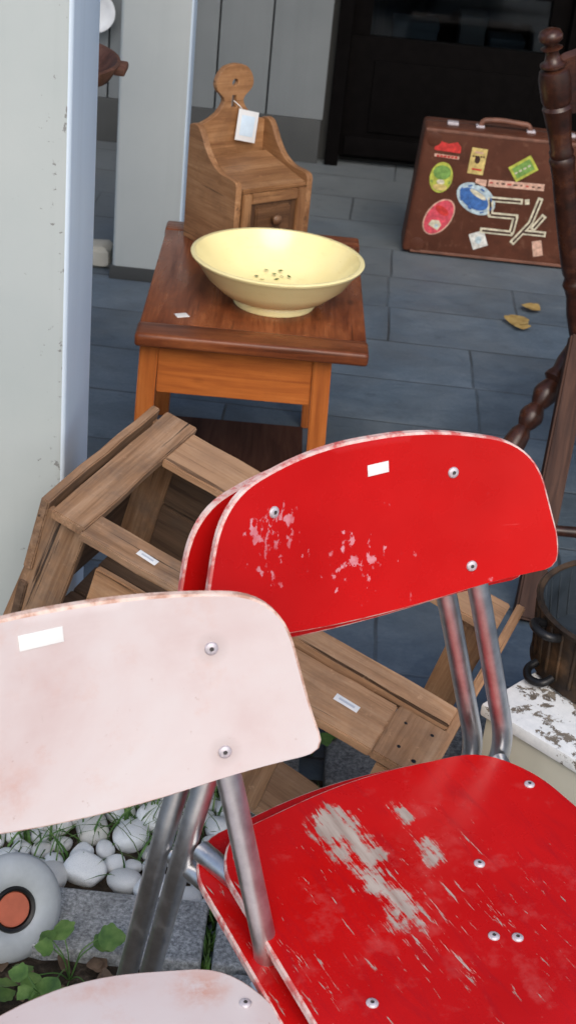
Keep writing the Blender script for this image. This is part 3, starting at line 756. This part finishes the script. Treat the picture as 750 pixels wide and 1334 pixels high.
c2 = crate_root('slatted_crate', 'tan slatted crate with nail holes and white sticker beside the red chair uprights', L1+.012)
L2 = CL-L1-.012
Y2 = -.102
s2 = board('slat', (.045, Y2+.050, -.010), (L2-.082, Y2+.050, -.010), .100, .015, (0, 0, 1), 'crate_tan', c2, .002, 1, .0012)
board('slat', (.045, .024, -.004), (L2-.012, .024, -.004), .042, .022, (0, 0, 1), 'crate_tan', c2, .002, 1, .0012)
board('slat', (0, CW-.040, -.010), (L2-.02, CW-.040, -.010), .075, .014, (0, 0, 1), 'crate_pine', c2, .002, 1, .0012)
eb = board('end_batten', (L2-.042, Y2, -.010), (L2-.042, .002, -.010), .078, .015, (0, 0, 1), 'crate_tan', c2, .002, 1, .0015)
en = board('end_board', (L2-.006, Y2+.004, -.075), (L2-.006, CW+.01, -.075), .145, .014, (-1, 0, 0), 'crate_tan', c2, .002, 1, .0015)
board('end_board', (.056, Y2+.014, -.10), (.056, CW-.08, -.10), .15, .014, (1, 0, 0), 'crate_grey', c2, .002, 1, .0015)
board('corner_board', (L2-.04, Y2+.012, -.022), (L2-.04, Y2+.012, -.225), .06, .014, (0, -1, 0), 'crate_tan', c2, .002, 1, .001)
board('corner_board', (.10, Y2+.012, -.022), (.10, Y2+.012, -.225), .06, .014, (0, -1, 0), 'crate_grey', c2, .002, 1, .001)
board('corner_board', (L2-.05, CW-.012, -.018), (L2-.05, CW-.012, -CH), .055, .014, (0, -1, 0), 'crate_tan', c2, .002, 1, .001)
tg = sticker(s2, Vector((.175-(.045+L2-.082)/2, .003, .0080)), (0, 0, 1), .036, .013, R(-2), 'price_sticker', 'paper')
box('printed_line', (0, 0, .0006), (.024, .004, .0004), 'ink', tg, 0)
def nails(parent, pts, z, r=.0032):
    bm = bmesh.new()
    for x, y in pts: add_lathe(bm, [(r, 0), (r*.6, .0006), (0, .0007)], 10, 0, Matrix.Translation((x, y, z)))
    fin(bm, 'nail', 'iron', parent, None, 40)
nails(eb, [(-.02, .012), (-.03, -.014), (.025, .020), (.030, -.018)], .0076, .0035)
nails(en, [(-.10, .01), (-.03, -.02), (.05, .015), (.14, -.01), (.15, .02)], .0071, .004)

def ring(parent, c, r, wz, M):
    bm = bmesh.new(); n = 40
    vs = [[bm.verts.new((c[0]+rr*math.cos(2*math.pi*k/n), c[1]+rr*.8*math.sin(2*math.pi*k/n), z)) for k in range(n)] for rr, z in ((r, 0), (r, .0005), (r-wz, .0005), (r-wz, 0))]
    for a, b in zip(vs, vs[1:]):
        for k in range(n): bm.faces.new((a[k], a[(k+1) % n], b[(k+1) % n], b[k]))
    fin(bm, 'ring_stamp', 'stamp', parent, M)
pk = thing('pine_board', 'loose pale pine board with red ring stamp lying behind the pink chair legs', 'board', (-.038, 1.755, .058))
f3 = board('plank', (-.135, .115, .004), (.125, -.108, -.004), .105, .018, (0, 0, 1), 'crate_pine', pk, .002, 1, .001)
ring(f3, (0, 0), .022, .004, Matrix.Translation((.045, -.006, .0091)))
for ch in c1.children:
    if ch.data.materials[0] == MT['crate_pine']: ring(ch, (0, 0), .015, .003, Matrix.Translation((.025, -.010, .0071)))

# ------------------------------------------------------------------ white box with iron pot
wb = thing('painted_box', 'old wooden box with peeling white paint on top carrying the dark ribbed pot', 'box', (.308, 1.690, 0), R(-42))
WL, WD, WH = .58, .36, .26
t_ = box('box_top', (WL/2, WD/2, WH-.010), (WL+.014, WD+.014, .020), 'peel', wb, .004)
box('front_panel', (WL/2, .010, (WH-.021)/2), (WL, .016, WH-.021), 'cream_paint', wb, .002)
box('back_panel', (WL/2, WD-.010, (WH-.021)/2), (WL, .016, WH-.021), 'cream_paint', wb, .002)
for x in (.009, WL-.009): box('side_panel', (x, WD/2, (WH-.021)/2), (.014, WD-.038, WH-.021), 'cream_paint', wb, .002)
box('plinth_strip', (WL/2, -.002, .03), (WL+.004, .008, .05), 'cream_paint', wb, .002)
pot = thing('iron_pot', 'dark bronze ribbed pot with loop handles on the peeling white box', 'pot', (.512, 1.815, WH+.0005), R(205))
lathe('pot_body', [(0, .004), (.118, .004), (.128, .0), (.134, .005), (.132, .012), (.1285, .020), (.133, .060), (.136, .095), (.139, .100), (.141, .106), (.137, .110), (.131, .106), (.128, .060), (.122, .02), (0, .014)], 'pot', pot, 80)
lathe('lining', [(.1305, .104), (.1275, .06), (.1215, .0215), (0, .0155)], 'pot_in', pot, 80)
bm = bmesh.new()
for i in range(34):
    a = 2*math.pi*i/34+random.uniform(-.02, .02)
    add_tube(bm, [((.1300+d)*math.cos(a+o), (.1300+d)*math.sin(a+o), z) for d, o, z in ((-.001, 0, .016), (.002, .01, .05), (.0065, .02, .098))], random.uniform(.0025, .0042), 8)
fin(bm, 'ribs', 'pot', pot, None, 50)
bm = bmesh.new()
for i in range(34):
    a = 2*math.pi*(i+.5)/34
    add_tube(bm, [((.1195+d)*math.cos(a), (.1195+d)*math.sin(a), z) for d, z in ((.0015, .025), (.0085, .075), (.011, .1))], .0016, 6)
fin(bm, 'inner_ribs', 'pot_in', pot, None, 50)
for a0 in (0, 180):
    c_, s_ = math.cos(R(a0)), math.sin(R(a0))
    pts = [(.130, -.020, .088), (.155, -.022, .094), (.163, 0, .096), (.155, .022, .094), (.130, .020, .088)]
    tube('handle', [(x*c_-y*s_, x*s_+y*c_, z) for x, y, z in pts], .0065, 'iron', pot, .014, 12)
    pts = [(.133, -.022, .020), (.150, -.020, .014), (.160, 0, .010), (.150, .022, .014), (.133, .020, .020)]
    tube('lower_ring', [(x*c_-y*s_, x*s_+y*c_, z) for x, y, z in pts], .006, 'iron', pot, .014, 12)

# ------------------------------------------------------------------ suitcase
sc = thing('suitcase', 'old brown suitcase covered with travel stickers standing by the dark door', 'suitcase', (.548, 4.53, .0), R(0))
SW, SH, SD = .536, .395, .15
bm = bmesh.new(); add_box(bm, (0, .0, SH/2+.006), (SW, SD, SH), .016, 0, None, 4)
for v in bm.verts: v.co.x += .014*(v.co.z/SH-.5)*(1 if v.co.x < 0 else -.2)*2*.8
fin(bm, 'case_body', 'leather', sc, None, 40)
fy = -SD/2
for z in (.012, SH-.002): box('edge_binding', (0, fy+.004, z), (SW-.03, .012, .010), 'leather_edge', sc, .003)
bm = bmesh.new(); add_box(bm, (0, .015, SH+.0065), (SW-.03, .006, .004), .001); fin(bm, 'lid_seam', 'st_dark', sc)
for sx in (-1, 1):
    for z in (.028, SH-.014):
        lathe('corner_guard', [(0, 0), (.022, 0), (.022, .0015), (.017, .003), (0, .004)], 'leather', sc, 24, Matrix.Translation((sx*(SW/2-.034)+(.010 if sx < 0 and z > .2 else 0), fy-.0001, z+ (0.006 if z < .2 else -.014))) @ Matrix.Rotation(R(90), 4, 'X'))
for x in (-.17, .19): box('latch', (x, -.005, SH+.009), (.034, .03, .010), 'rivet', sc, .002)
hd = tube('handle', [(-.086, -.005, SH+.004), (-.080, -.005, SH+.026), (-.03, -.005, SH+.032), (.062, -.005, SH+.026), (.070, -.005, SH+.004)], .0085, 'leather_edge', sc, .025, 14)
for x in (-.086, .070): box('handle_mount', (x, -.005, SH+.0085), (.026, .03, .008), 'rivet', sc, .002)
FYY = fy-.0002
def st_shape(outline, cx, cz, mat, roll=0., parent=None, d=.0010, lift=0., name='sticker'):
    M = Matrix(((1, 0, 0, cx-.548), (0, 0, -1, FYY-lift), (0, 1, 0, cz), (0, 0, 0, 1))) @ Matrix.Rotation(roll, 4, 'Z')
    bm = bmesh.new(); vs = [bm.verts.new((x, y, d)) for x, y in outline]; ws = [bm.verts.new((x, y, -d)) for x, y in outline]
    bm.faces.new(vs); bm.faces.new(ws[::-1]); n = len(vs)
    for i in range(n): bm.faces.new((vs[i], ws[i], ws[(i+1) % n], vs[(i+1) % n]))
    o = fin(bm, name, mat, sc if parent is None else parent[0], M if parent is None else parent[1].inverted() @ M)
    return (o, M)
def rect(w, h): return [(-w/2, -h/2), (w/2, -h/2), (w/2, h/2), (-w/2, h/2)]
def ell(a, b, n=28): return [(a*math.cos(2*math.pi*i/n), b*math.sin(2*math.pi*i/n)) for i in range(n)]
# small red logo: arc over a bar of lettering
o = st_shape([(-.04, -.012), (.04, -.012), (.04, .006), (.026, .020), (.0, .012), (-.03, .018), (-.04, .004)], .368, .345, 'st_red', R(-2))
st_shape(rect(.076, .009), .368, .318, 'st_peach', R(-2))
for i in range(6): st_shape(rect(.008, .006), .341+i*.011, .318, 'st_red', 0, o, .0010, .0012, 'lettering')
o = st_shape(rect(.048, .080), .463, .313, 'st_yellow', R(-3))
st_shape(ell(.008, .012), .462, .318, 'st_dark', 0, o, .001, .0014, 'emblem'); st_shape(rect(.03, .005), .464, .288, 'st_red', R(-3), o, .001, .0014, 'lettering'); st_shape(rect(.026, .005), .464, .340, 'st_peach', R(-3), o, .001, .0014, 'lettering')
o = st_shape(rect(.076, .052), .605, .305, 'st_lime', R(36))
st_shape(rect(.060, .036), .605, .305, 'st_green', R(36), o, .001, .0014, 'emblem')
o = st_shape(ell(.035, .048), .360, .252, 'st_lime', R(-5))
st_shape(ell(.027, .022), .361, .268, 'st_green', 0, o, .001, .0014, 'emblem'); st_shape(ell(.012, .008), .360, .238, 'st_ivory', 0, o, .001, .0014, 'emblem'); st_shape(ell(.022, .010), .360, .222, 'st_yellow', 0, o, .001, .0016, 'emblem')
o = st_shape(ell(.040, .064), .370, .128, 'st_peach', R(-30))
q = st_shape(ell(.036, .060), .370, .128, 'st_pink', R(-30), o, .001, .0014, 'emblem')
st_shape(ell(.024, .012), .377, .150, 'st_red', R(-30), o, .001, .0022, 'emblem'); st_shape([(-.018, -.012), (.016, -.014), (.018, .006), (.004, .016), (-.016, .006)], .362, .105, 'st_ivory', R(-25), o, .001, .0022, 'emblem'); st_shape(ell(.006, .006, 12), .366, .100, 'st_sky', 0, o, .001, .003, 'emblem')
o = st_shape(ell(.066, .044), .476, .197, 'st_sky', R(-28))
st_shape(ell(.050, .028), .470, .196, 'st_blue', R(-28), o, .001, .0014, 'emblem'); st_shape(ell(.03, .008), .480, .212, 'st_ivory', R(-28), o, .001, .0022, 'emblem')
o = st_shape(rect(.048, .052), .503, .068, 'st_white', R(24))
st_shape(ell(.010, .012), .503, .068, 'st_sky', 0, o, .001, .0014, 'emblem')
st_shape(rect(.034, .020), .483, .249, 'st_peach', R(-2)); st_shape(rect(.172, .021), .592, .252, 'st_peach', R(1))
# outlined tape lettering: S ' L/Y strokes, ivory with dark core
def stroke(x0, z0, x1, z1, w=.017):
    dx, dz = x1-x0, z1-z0; L = math.hypot(dx, dz); a = math.atan2(dz, dx)
    o = st_shape(rect(L+w, w), (x0+x1)/2, (z0+z1)/2, 'st_ivory', a, None, .0009+random.uniform(0, .0004), 0, 'tape_letter')
    st_shape(rect(L+w*.2, w*.34), (x0+x1)/2, (z0+z1)/2, 'st_dark', a, o, .0009, .0016+random.uniform(0, .0004), 'core_line')
stroke(.612, .203, .523, .201); stroke(.521, .198, .527, .156); stroke(.531, .152, .605, .153); stroke(.606, .148, .602, .106); stroke(.598, .100, .512, .100)
st_shape(rect(.014, .016), .634, .204, 'st_ivory', R(10), None, .001, 0, 'tape_letter')
stroke(.672, .212, .656, .140); stroke(.654, .136, .612, .075); stroke(.690, .16, .668, .125); stroke(.64, .108, .70, .108)
o = st_shape(rect(.03, .05), .690, .06, 'st_peach', R(15))
bands = [(.470, .249, .012), (.54, .253, .03), (.59, .254, .022), (.635, .254, .03)]
for k in range(9): st_shape(rect(random.uniform(.006, .013), .0045), .515+k*.0185, .2525, 'st_red' if k % 3 == 0 else 'st_dark', R(1), None, .0009, .0014, 'lettering')
for k in range(5): st_shape(rect(.005, .0045), .448+k*.008, .328-.0, 'st_dark', R(-3), None, .0009, .0014, 'lettering')
for k in range(4): st_shape(rect(.009, .005), .585+k*.012, .290+k*.0085, 'st_ivory', R(36), None, .0009, .0024, 'lettering')
for k in range(5): a = R(200+k*35); st_shape(rect(.009, .005), .360+.029*math.cos(a), .252+.040*math.sin(a), 'st_green', a+R(90), None, .0009, .0014, 'lettering')
for k in range(8): a = R(k*45); st_shape(rect(.013, .004), .476+.056*math.cos(a)*math.cos(R(-28))-.034*math.sin(a)*math.sin(R(-28)), .197+.056*math.cos(a)*math.sin(R(-28))+.034*math.sin(a)*math.cos(R(-28)), 'st_blue', a+R(62), None, .0009, .0030, 'lettering')

# ------------------------------------------------------------------ turned chair at right
tc = thing('turned_armchair', 'dark turned wooden chair with ball finial and reclining back at the right edge', 'chair', (0, 0, 0))
A0, A1 = (.548, 2.79, .40), (.372, 2.70, 1.005)
post_prof = [(r*.78, t) for r, t in [(0, -.01), (.020, -.01), (.024, .03), (.026, .10), (.022, .16), (.026, .19), (.029, .20), (.026, .21), (.021, .225), (.026, .24), (.028, .30), (.029, .42), (.028, .55), (.030, .60), (.032, .615), (.027, .625), (.030, .64), (.0265, .65),
             (.028, .70), (.034, .765), (.036, .775), (.031, .785), (.036, .80), (.038, .86), (.034, .885), (.024, .893), (.031, .900), (.031, .906), (.020, .914), (.015, .935), (.017, .945), (.026, .950), (.014, .957), (.016, .963), (.027, .974), (.0285, .985), (.024, .998), (.012, 1.005), (0, 1.007)]]
turned('back_post', A0, A1, post_prof, 'chair_dark', tc, 32)
bx = Vector((.47, .10, 0))      # direction of the back along its rail
B0, B1 = Vector(A0)+bx, Vector(A1)+bx
turned('back_post', B0, B1, post_prof, 'chair_dark', tc, 32)
# crest rail: curved board between the posts
bm = bmesh.new(); n = 20; rows = []
dirv = (Vector(A1)-Vector(A0)).normalized(); nb = dirv.cross(bx).normalized()
for i in range(n+1):
    t = i/n; c = Vector(A1).lerp(B1, t)+nb*(.03*math.sin(math.pi*t))
    hi = -.055+.045*math.sin(math.pi*t)**.6; lo = -.155+.020*math.sin(math.pi*t)
    rows.append([bm.verts.new(c+dirv*h+nb*d) for h, d in ((lo, -.011), (hi-.008, -.011), (hi, 0), (hi-.008, .011), (lo, .011))])
for a, b in zip(rows, rows[1:]):
    for k in range(5): bm.faces.new((a[k], a[(k+1) % 5], b[(k+1) % 5], b[k]))
bm.faces.new(rows[0]); bm.faces.new(rows[-1][::-1])
fin(bm, 'crest_rail', 'chair_dark', tc, None, 40)
sp_prof = [(.007, 0), (.008, .1), (.012, .2), (.014, .26), (.009, .33), (.012, .36), (.009, .39), (.010, .5), (.015, .62), (.016, .68), (.009, .74), (.012, .77), (.009, .80), (.008, 1.)]
for k in range(1, 10):
    t = k/10; a = Vector(A0).lerp(B0, t)+dirv*.03; b = Vector(A1).lerp(B1, t)-dirv*.14+nb*(.03*math.sin(math.pi*t))
    turned('spindle', a, b, sp_prof, 'chair_dark', tc, 16)
seat_c = Vector((.79, 2.72, .405)); 
ol = rounded_outline([(.515, 2.72, .05), (.80, 2.47, .04), (1.20, 2.62, .06), (1.12, 3.0, .05), (.62, 2.90, .05)], 8, 90)
plate('seat', ol, .035, lambda a, b, t: (a, b, .425-t), ['chair_dark', 'chair_dark'], tc, 6, .006)
lg_prof = [(r*.86, t) for r, t in [(.013, -.02), (.020, .03), (.022, .09), (.019, .13), (.026, .150), (.028, .165), (.018, .18), (.028, .215), (.030, .235), (.022, .27), (.017, .285), (.027, .315), (.029, .335), (.022, .365), (.016, .38), (.024, .405), (.026, .43), (.030, .50), (.030, .56), (.024, .62), (.027, .66), (.021, .70), (.018, .9), (.0155, 1.)]]
turned('leg', (.545, 2.775, .40), (.300, 2.50, 0), lg_prof, 'chair_dark', tc, 24)
turned('leg', (1.08, 2.92, .40), (1.18, 3.15, 0), lg_prof, 'chair_dark', tc, 24)
turned('leg', (1.10, 2.64, .40), (1.22, 2.42, 0), lg_prof, 'chair_dark', tc, 24)
board('flat_leg', (.540, 2.72, .430), (.462, 2.335, .004), .050, .028, (0, -1, .1), 'chair_matt', tc, .004, .9)
turned('stretcher', (.49, 2.45, .14), (1.20, 2.47, .14), [(.010, 0), (.012, .2), (.018, .4), (.02, .5), (.018, .6), (.012, .8), (.010, 1.)], 'chair_dark', tc, 16)

# ------------------------------------------------------------------ wheel
wn = Vector((.50, -.62, .42)).normalized(); wc = Vector((-.303, 1.398, .068))
wh = thing('cart_wheel', 'grey rubber wheel with orange hub lying by the pebbles at the left edge', 'wheel', wc)
MW = along((0, 0, 0), wn)
lathe('tyre', [(.030, -.014), (.058, -.015), (.068, -.008), (.0715, .0), (.068, .008), (.058, .014), (.044, .0155), (.034, .013), (.030, .010), (.030, -.014)], 'tyre', wh, 64, MW)
lathe('hub', [(0, .009), (.022, .009), (.0235, .007), (.0235, -.004)], 'hub', wh, 40, MW)
lathe('hub_ring', [(.0235, .004), (.0240, .012), (.0275, .0135), (.0302, .011), (.0302, .0)], 'iron', wh, 40, MW)
bm = bmesh.new(); add_tube(bm, [wn*-.012, wn*-.10], .007, 12); fin(bm, 'axle', 'steel', wh, None, 40)

# ------------------------------------------------------------------ pebbles, plants, leaves
protos = []
for k in range(6):
    bm = bmesh.new(); bmesh.ops.create_icosphere(bm, subdivisions=3, radius=1.)
    ph_ = [random.uniform(0, 6) for _ in range(6)]
    for v in bm.verts:
        p = v.co.normalized()
        r = 1+.10*math.sin(2.1*p.x+ph_[0])+.10*math.sin(2.4*p.y+ph_[1])+.07*math.sin(3.3*p.z+ph_[2])+.05*math.sin(5*p.x*p.y+ph_[3])
        q = Vector((abs(p.x)**.8*math.copysign(1, p.x), abs(p.y)**.8*math.copysign(1, p.y), abs(p.z)**.85*math.copysign(1, p.z)))
        v.co = Vector((q.x*1.1, q.y*.88, q.z*.66))*r
    me = bpy.data.meshes.new('pebble'); bm.to_mesh(me); bm.free(); me.materials.append(MT['pebble'])
    for p in me.polygons: p.use_smooth = True
    protos.append(me)
spots = []; tries = 0
while len(spots) < 125 and tries < 9000:
    tries += 1
    x, y, r = random.uniform(-.50, .06), random.uniform(1.508, 1.745), random.choice((.014, .018, .022, .026, .029))
    if all((x-a)**2+(y-b)**2 > (.86*(r+c))**2 for a, b, c in spots): spots.append((x, y, r))
spots += [(-.05, 1.50, .014), (-.020, 1.505, .02)]
for i, (x, y, r) in enumerate(spots):
    o = bpy.data.objects.new('pebble', protos[i % 6]); COL.objects.link(o)
    o.location = (x, y, .004+r*.50); o.scale = (r, r, r); o.rotation_euler = (random.uniform(-.35, .35), random.uniform(-.35, .35), random.uniform(0, 6.28))
    tag(o, 'white rounded pebble in the planted strip behind the granite kerb', 'pebble', 'white pebbles in the planted strip')
def blade(bm, p, h, w, lean, a):
    d = Vector((math.cos(a), math.sin(a), 0)); s = Vector((-d.y, d.x, 0)); prev = None
    for k in range(5):
        t = k/4; c = Vector(p)+d*lean*t*t+Vector((0, 0, h*(t-.25*t*t*(lean/h)))); ww = w*(1-t)**.7
        cur = (bm.verts.new(c-s*ww), bm.verts.new(c+s*ww))
        if prev: bm.faces.new((prev[0], prev[1], cur[1], cur[0]))
        prev = cur
bm = bmesh.new()
for cx, cy, n, sp in ((-.23, 1.60, 40, .05), (-.16, 1.66, 60, .06), (-.33, 1.57, 26, .04), (-.20, 1.68, 60, .05), (-.13, 1.62, 26, .03), (-.30, 1.66, 40, .05), (-.36, 1.60, 40, .05), (-.24, 1.72, 60, .06), (-.06, 1.70, 40, .05), (.0, 1.62, 20, .04), (-.44, 1.7, 40, .06), (-.10, 1.56, 10, .03), (.06, 1.60, 40, .05)):
    for _ in range(n):
        p = (random.gauss(cx, sp), min(1.79, max(1.53, random.gauss(cy, sp*.6))), .004)
        blade(bm, p, random.uniform(.03, .10), random.uniform(.0012, .0032), random.uniform(.02, .08), random.uniform(0, 6.28))
tag(fin(bm, 'grass', 'grass'), 'thin green grass growing between the white pebbles', 'grass', kind='stuff')
def leaf(bm, M, L, lobes=3):
    """small lobed leaf, slightly folded along its vein"""
    pts = []; n = 16
    for i in range(n+1):
        t = i/n; w = .42*math.sin(math.pi*t**.75)*(1+.28*abs(math.sin(lobes*math.pi*t)))
        pts.append((t, w))
    cen = [bm.verts.new(M @ Vector((t*L, 0, -.10*L*t*t))) for t, w in pts]
    for s in (-1, 1):
        ed = [bm.verts.new(M @ Vector((t*L, s*w*L, .16*w*L-.10*L*t*t))) for t, w in pts]
        for i in range(n): bm.faces.new((cen[i], cen[i+1], ed[i+1], ed[i]))
def weed(loc, n, size, label, spread=.05):
    t = thing('weed_plant', label, 'plant', loc, 0, 'weeds by the kerb')
    bl = bmesh.new(); bs = bmesh.new()
    for i in range(n):
        a = random.uniform(0, 6.28); r = random.uniform(.2, 1)*spread; h = random.uniform(.02, .07)
        tip = Vector((r*math.cos(a), r*math.sin(a), h))
        add_tube(bs, smooth_path([(0, 0, 0), (tip.x*.4, tip.y*.4, h*.8), tip], .02, 4), .0009, 6)
        M = Matrix.Translation(tip) @ Matrix.Rotation(a+random.uniform(-.5, .5), 4, 'Z') @ Matrix.Rotation(random.uniform(-.35, .45), 4, 'Y') @ Matrix.Rotation(random.uniform(-.5, .5), 4, 'X')
        leaf(bl, M, size*random.uniform(.6, 1.2))
    fin(bl, 'leaves', 'leaf', t, None, 60); fin(bs, 'stems', 'grass', t, None, 60)
weed((-.215, 1.345, .006), 9, .036, 'bright green broad leaved weed beside the grey wheel', .055)
weed((-.235, 1.275, .006), 8, .030, 'small green weed in the soil just above the pink seat', .045)
weed((-.33, 1.25, .006), 9, .030, 'low green weed in the soil at the lower left corner', .06)
weed((.078, 1.86, .004), 12, .03, 'dark leafy weed between grey slabs just under the tan crate', .03)
bm = bmesh.new()
for _ in range(60): 
    x, y = random.gauss(-.044, .004), random.uniform(1.38, 1.50)
    blade(bm, (x, y, .006), random.uniform(.018, .036), .003, random.uniform(.004, .016), random.uniform(0, 6.28))
tag(fin(bm, 'moss', 'moss'), 'strip of green moss in the joint between two granite kerb stones', 'moss', kind='stuff')
bm = bmesh.new()
for _ in range(150):
    x, y = random.uniform(-.42, -.08), random.uniform(1.02, 1.37)
    M = Matrix.Translation((x, y, .011+random.uniform(0, .01))) @ Matrix.Rotation(random.uniform(0, 6.28), 4, 'Z') @ Matrix.Rotation(random.uniform(-.4, .4), 4, 'Y') @ Matrix.Rotation(random.uniform(-.5, .5), 4, 'X')
    leaf(bm, M, random.uniform(.012, .032), 1)
tag(fin(bm, 'leaf_litter', 'litter', None, None, 60), 'brown dead leaves and twigs covering the soil at lower left', 'leaves', kind='stuff')
for (x, y, L, lab) in ((.571, 3.89, .075, 'curled yellow leaf on the paving nearer the suitcase front'), (.665, 4.03, .06, 'yellow leaf on the paving close beside the turned chair post'), (.60, 3.86, .05, 'smaller dry leaf touching the curled yellow leaf')):
    bm = bmesh.new(); leaf(bm, Matrix.Rotation(random.uniform(0, 6), 4, 'Z') @ Matrix.Rotation(-.15, 4, 'Y'), L, 2)
    tag(fin(bm, 'fallen_leaf', 'dry_leaf', None, Matrix.Translation((x, y, .010)), 60), lab, 'leaf', 'fallen leaves on the paving')

# ------------------------------------------------------------------ camera, light
H, TH, RO, F = 1.45, R(28.5), R(6), 1900.
cam = bpy.data.cameras.new('camera'); co = bpy.data.objects.new('camera', cam); COL.objects.link(co)
cam.sensor_fit = 'VERTICAL'; cam.sensor_height = 36.; cam.lens = 36*F/1334; cam.clip_start = .05; cam.clip_end = 300
fwd = Vector((0, math.cos(TH), -math.sin(TH))); r0 = Vector((1, 0, 0)); u0 = r0.cross(fwd)
cr, sr = math.cos(RO), math.sin(RO)
right = r0*cr+u0*sr; up = u0*cr-r0*sr
M = Matrix((right, up, -fwd)).transposed().to_4x4(); M.translation = (0, 0, H); co.matrix_world = M
cam.dof.use_dof = True; cam.dof.focus_distance = 1.7; cam.dof.aperture_fstop = 16.
scene.camera = co
w = bpy.data.worlds.new('World'); scene.world = w; w.use_nodes = True
nt = w.node_tree; sky = nt.nodes.new('ShaderNodeTexSky'); sky.sky_type = 'NISHITA'; sky.sun_disc = False
EL, AZ = R(42), R(172)     # azimuth measured clockwise from +Y
sky.sun_elevation = EL; sky.sun_rotation = AZ; sky.air_density = 1.; sky.dust_density = 3.; sky.ozone_density = 1.
nt.links.new(sky.outputs[0], nt.nodes['Background'].inputs[0]); nt.nodes['Background'].inputs[1].default_value = .13
sl = bpy.data.lights.new('sun', 'SUN'); sl.energy = .8; sl.angle = R(40); sl.color = (1., .96, .90)
so = bpy.data.objects.new('sun', sl); COL.objects.link(so)
sd = Vector((math.sin(AZ)*math.cos(EL), math.cos(AZ)*math.cos(EL), math.sin(EL)))
so.rotation_euler = sd.to_track_quat('Z', 'Y').to_euler(); so.location = sd*10
vs_ = scene.view_settings; vs_.view_transform = 'Standard'; vs_.look = 'None'; vs_.gamma = 1.; vs_.exposure = .74; vs_.use_curve_mapping = False
scene.display_settings.display_device = 'sRGB'
scene.cycles.max_bounces = 8
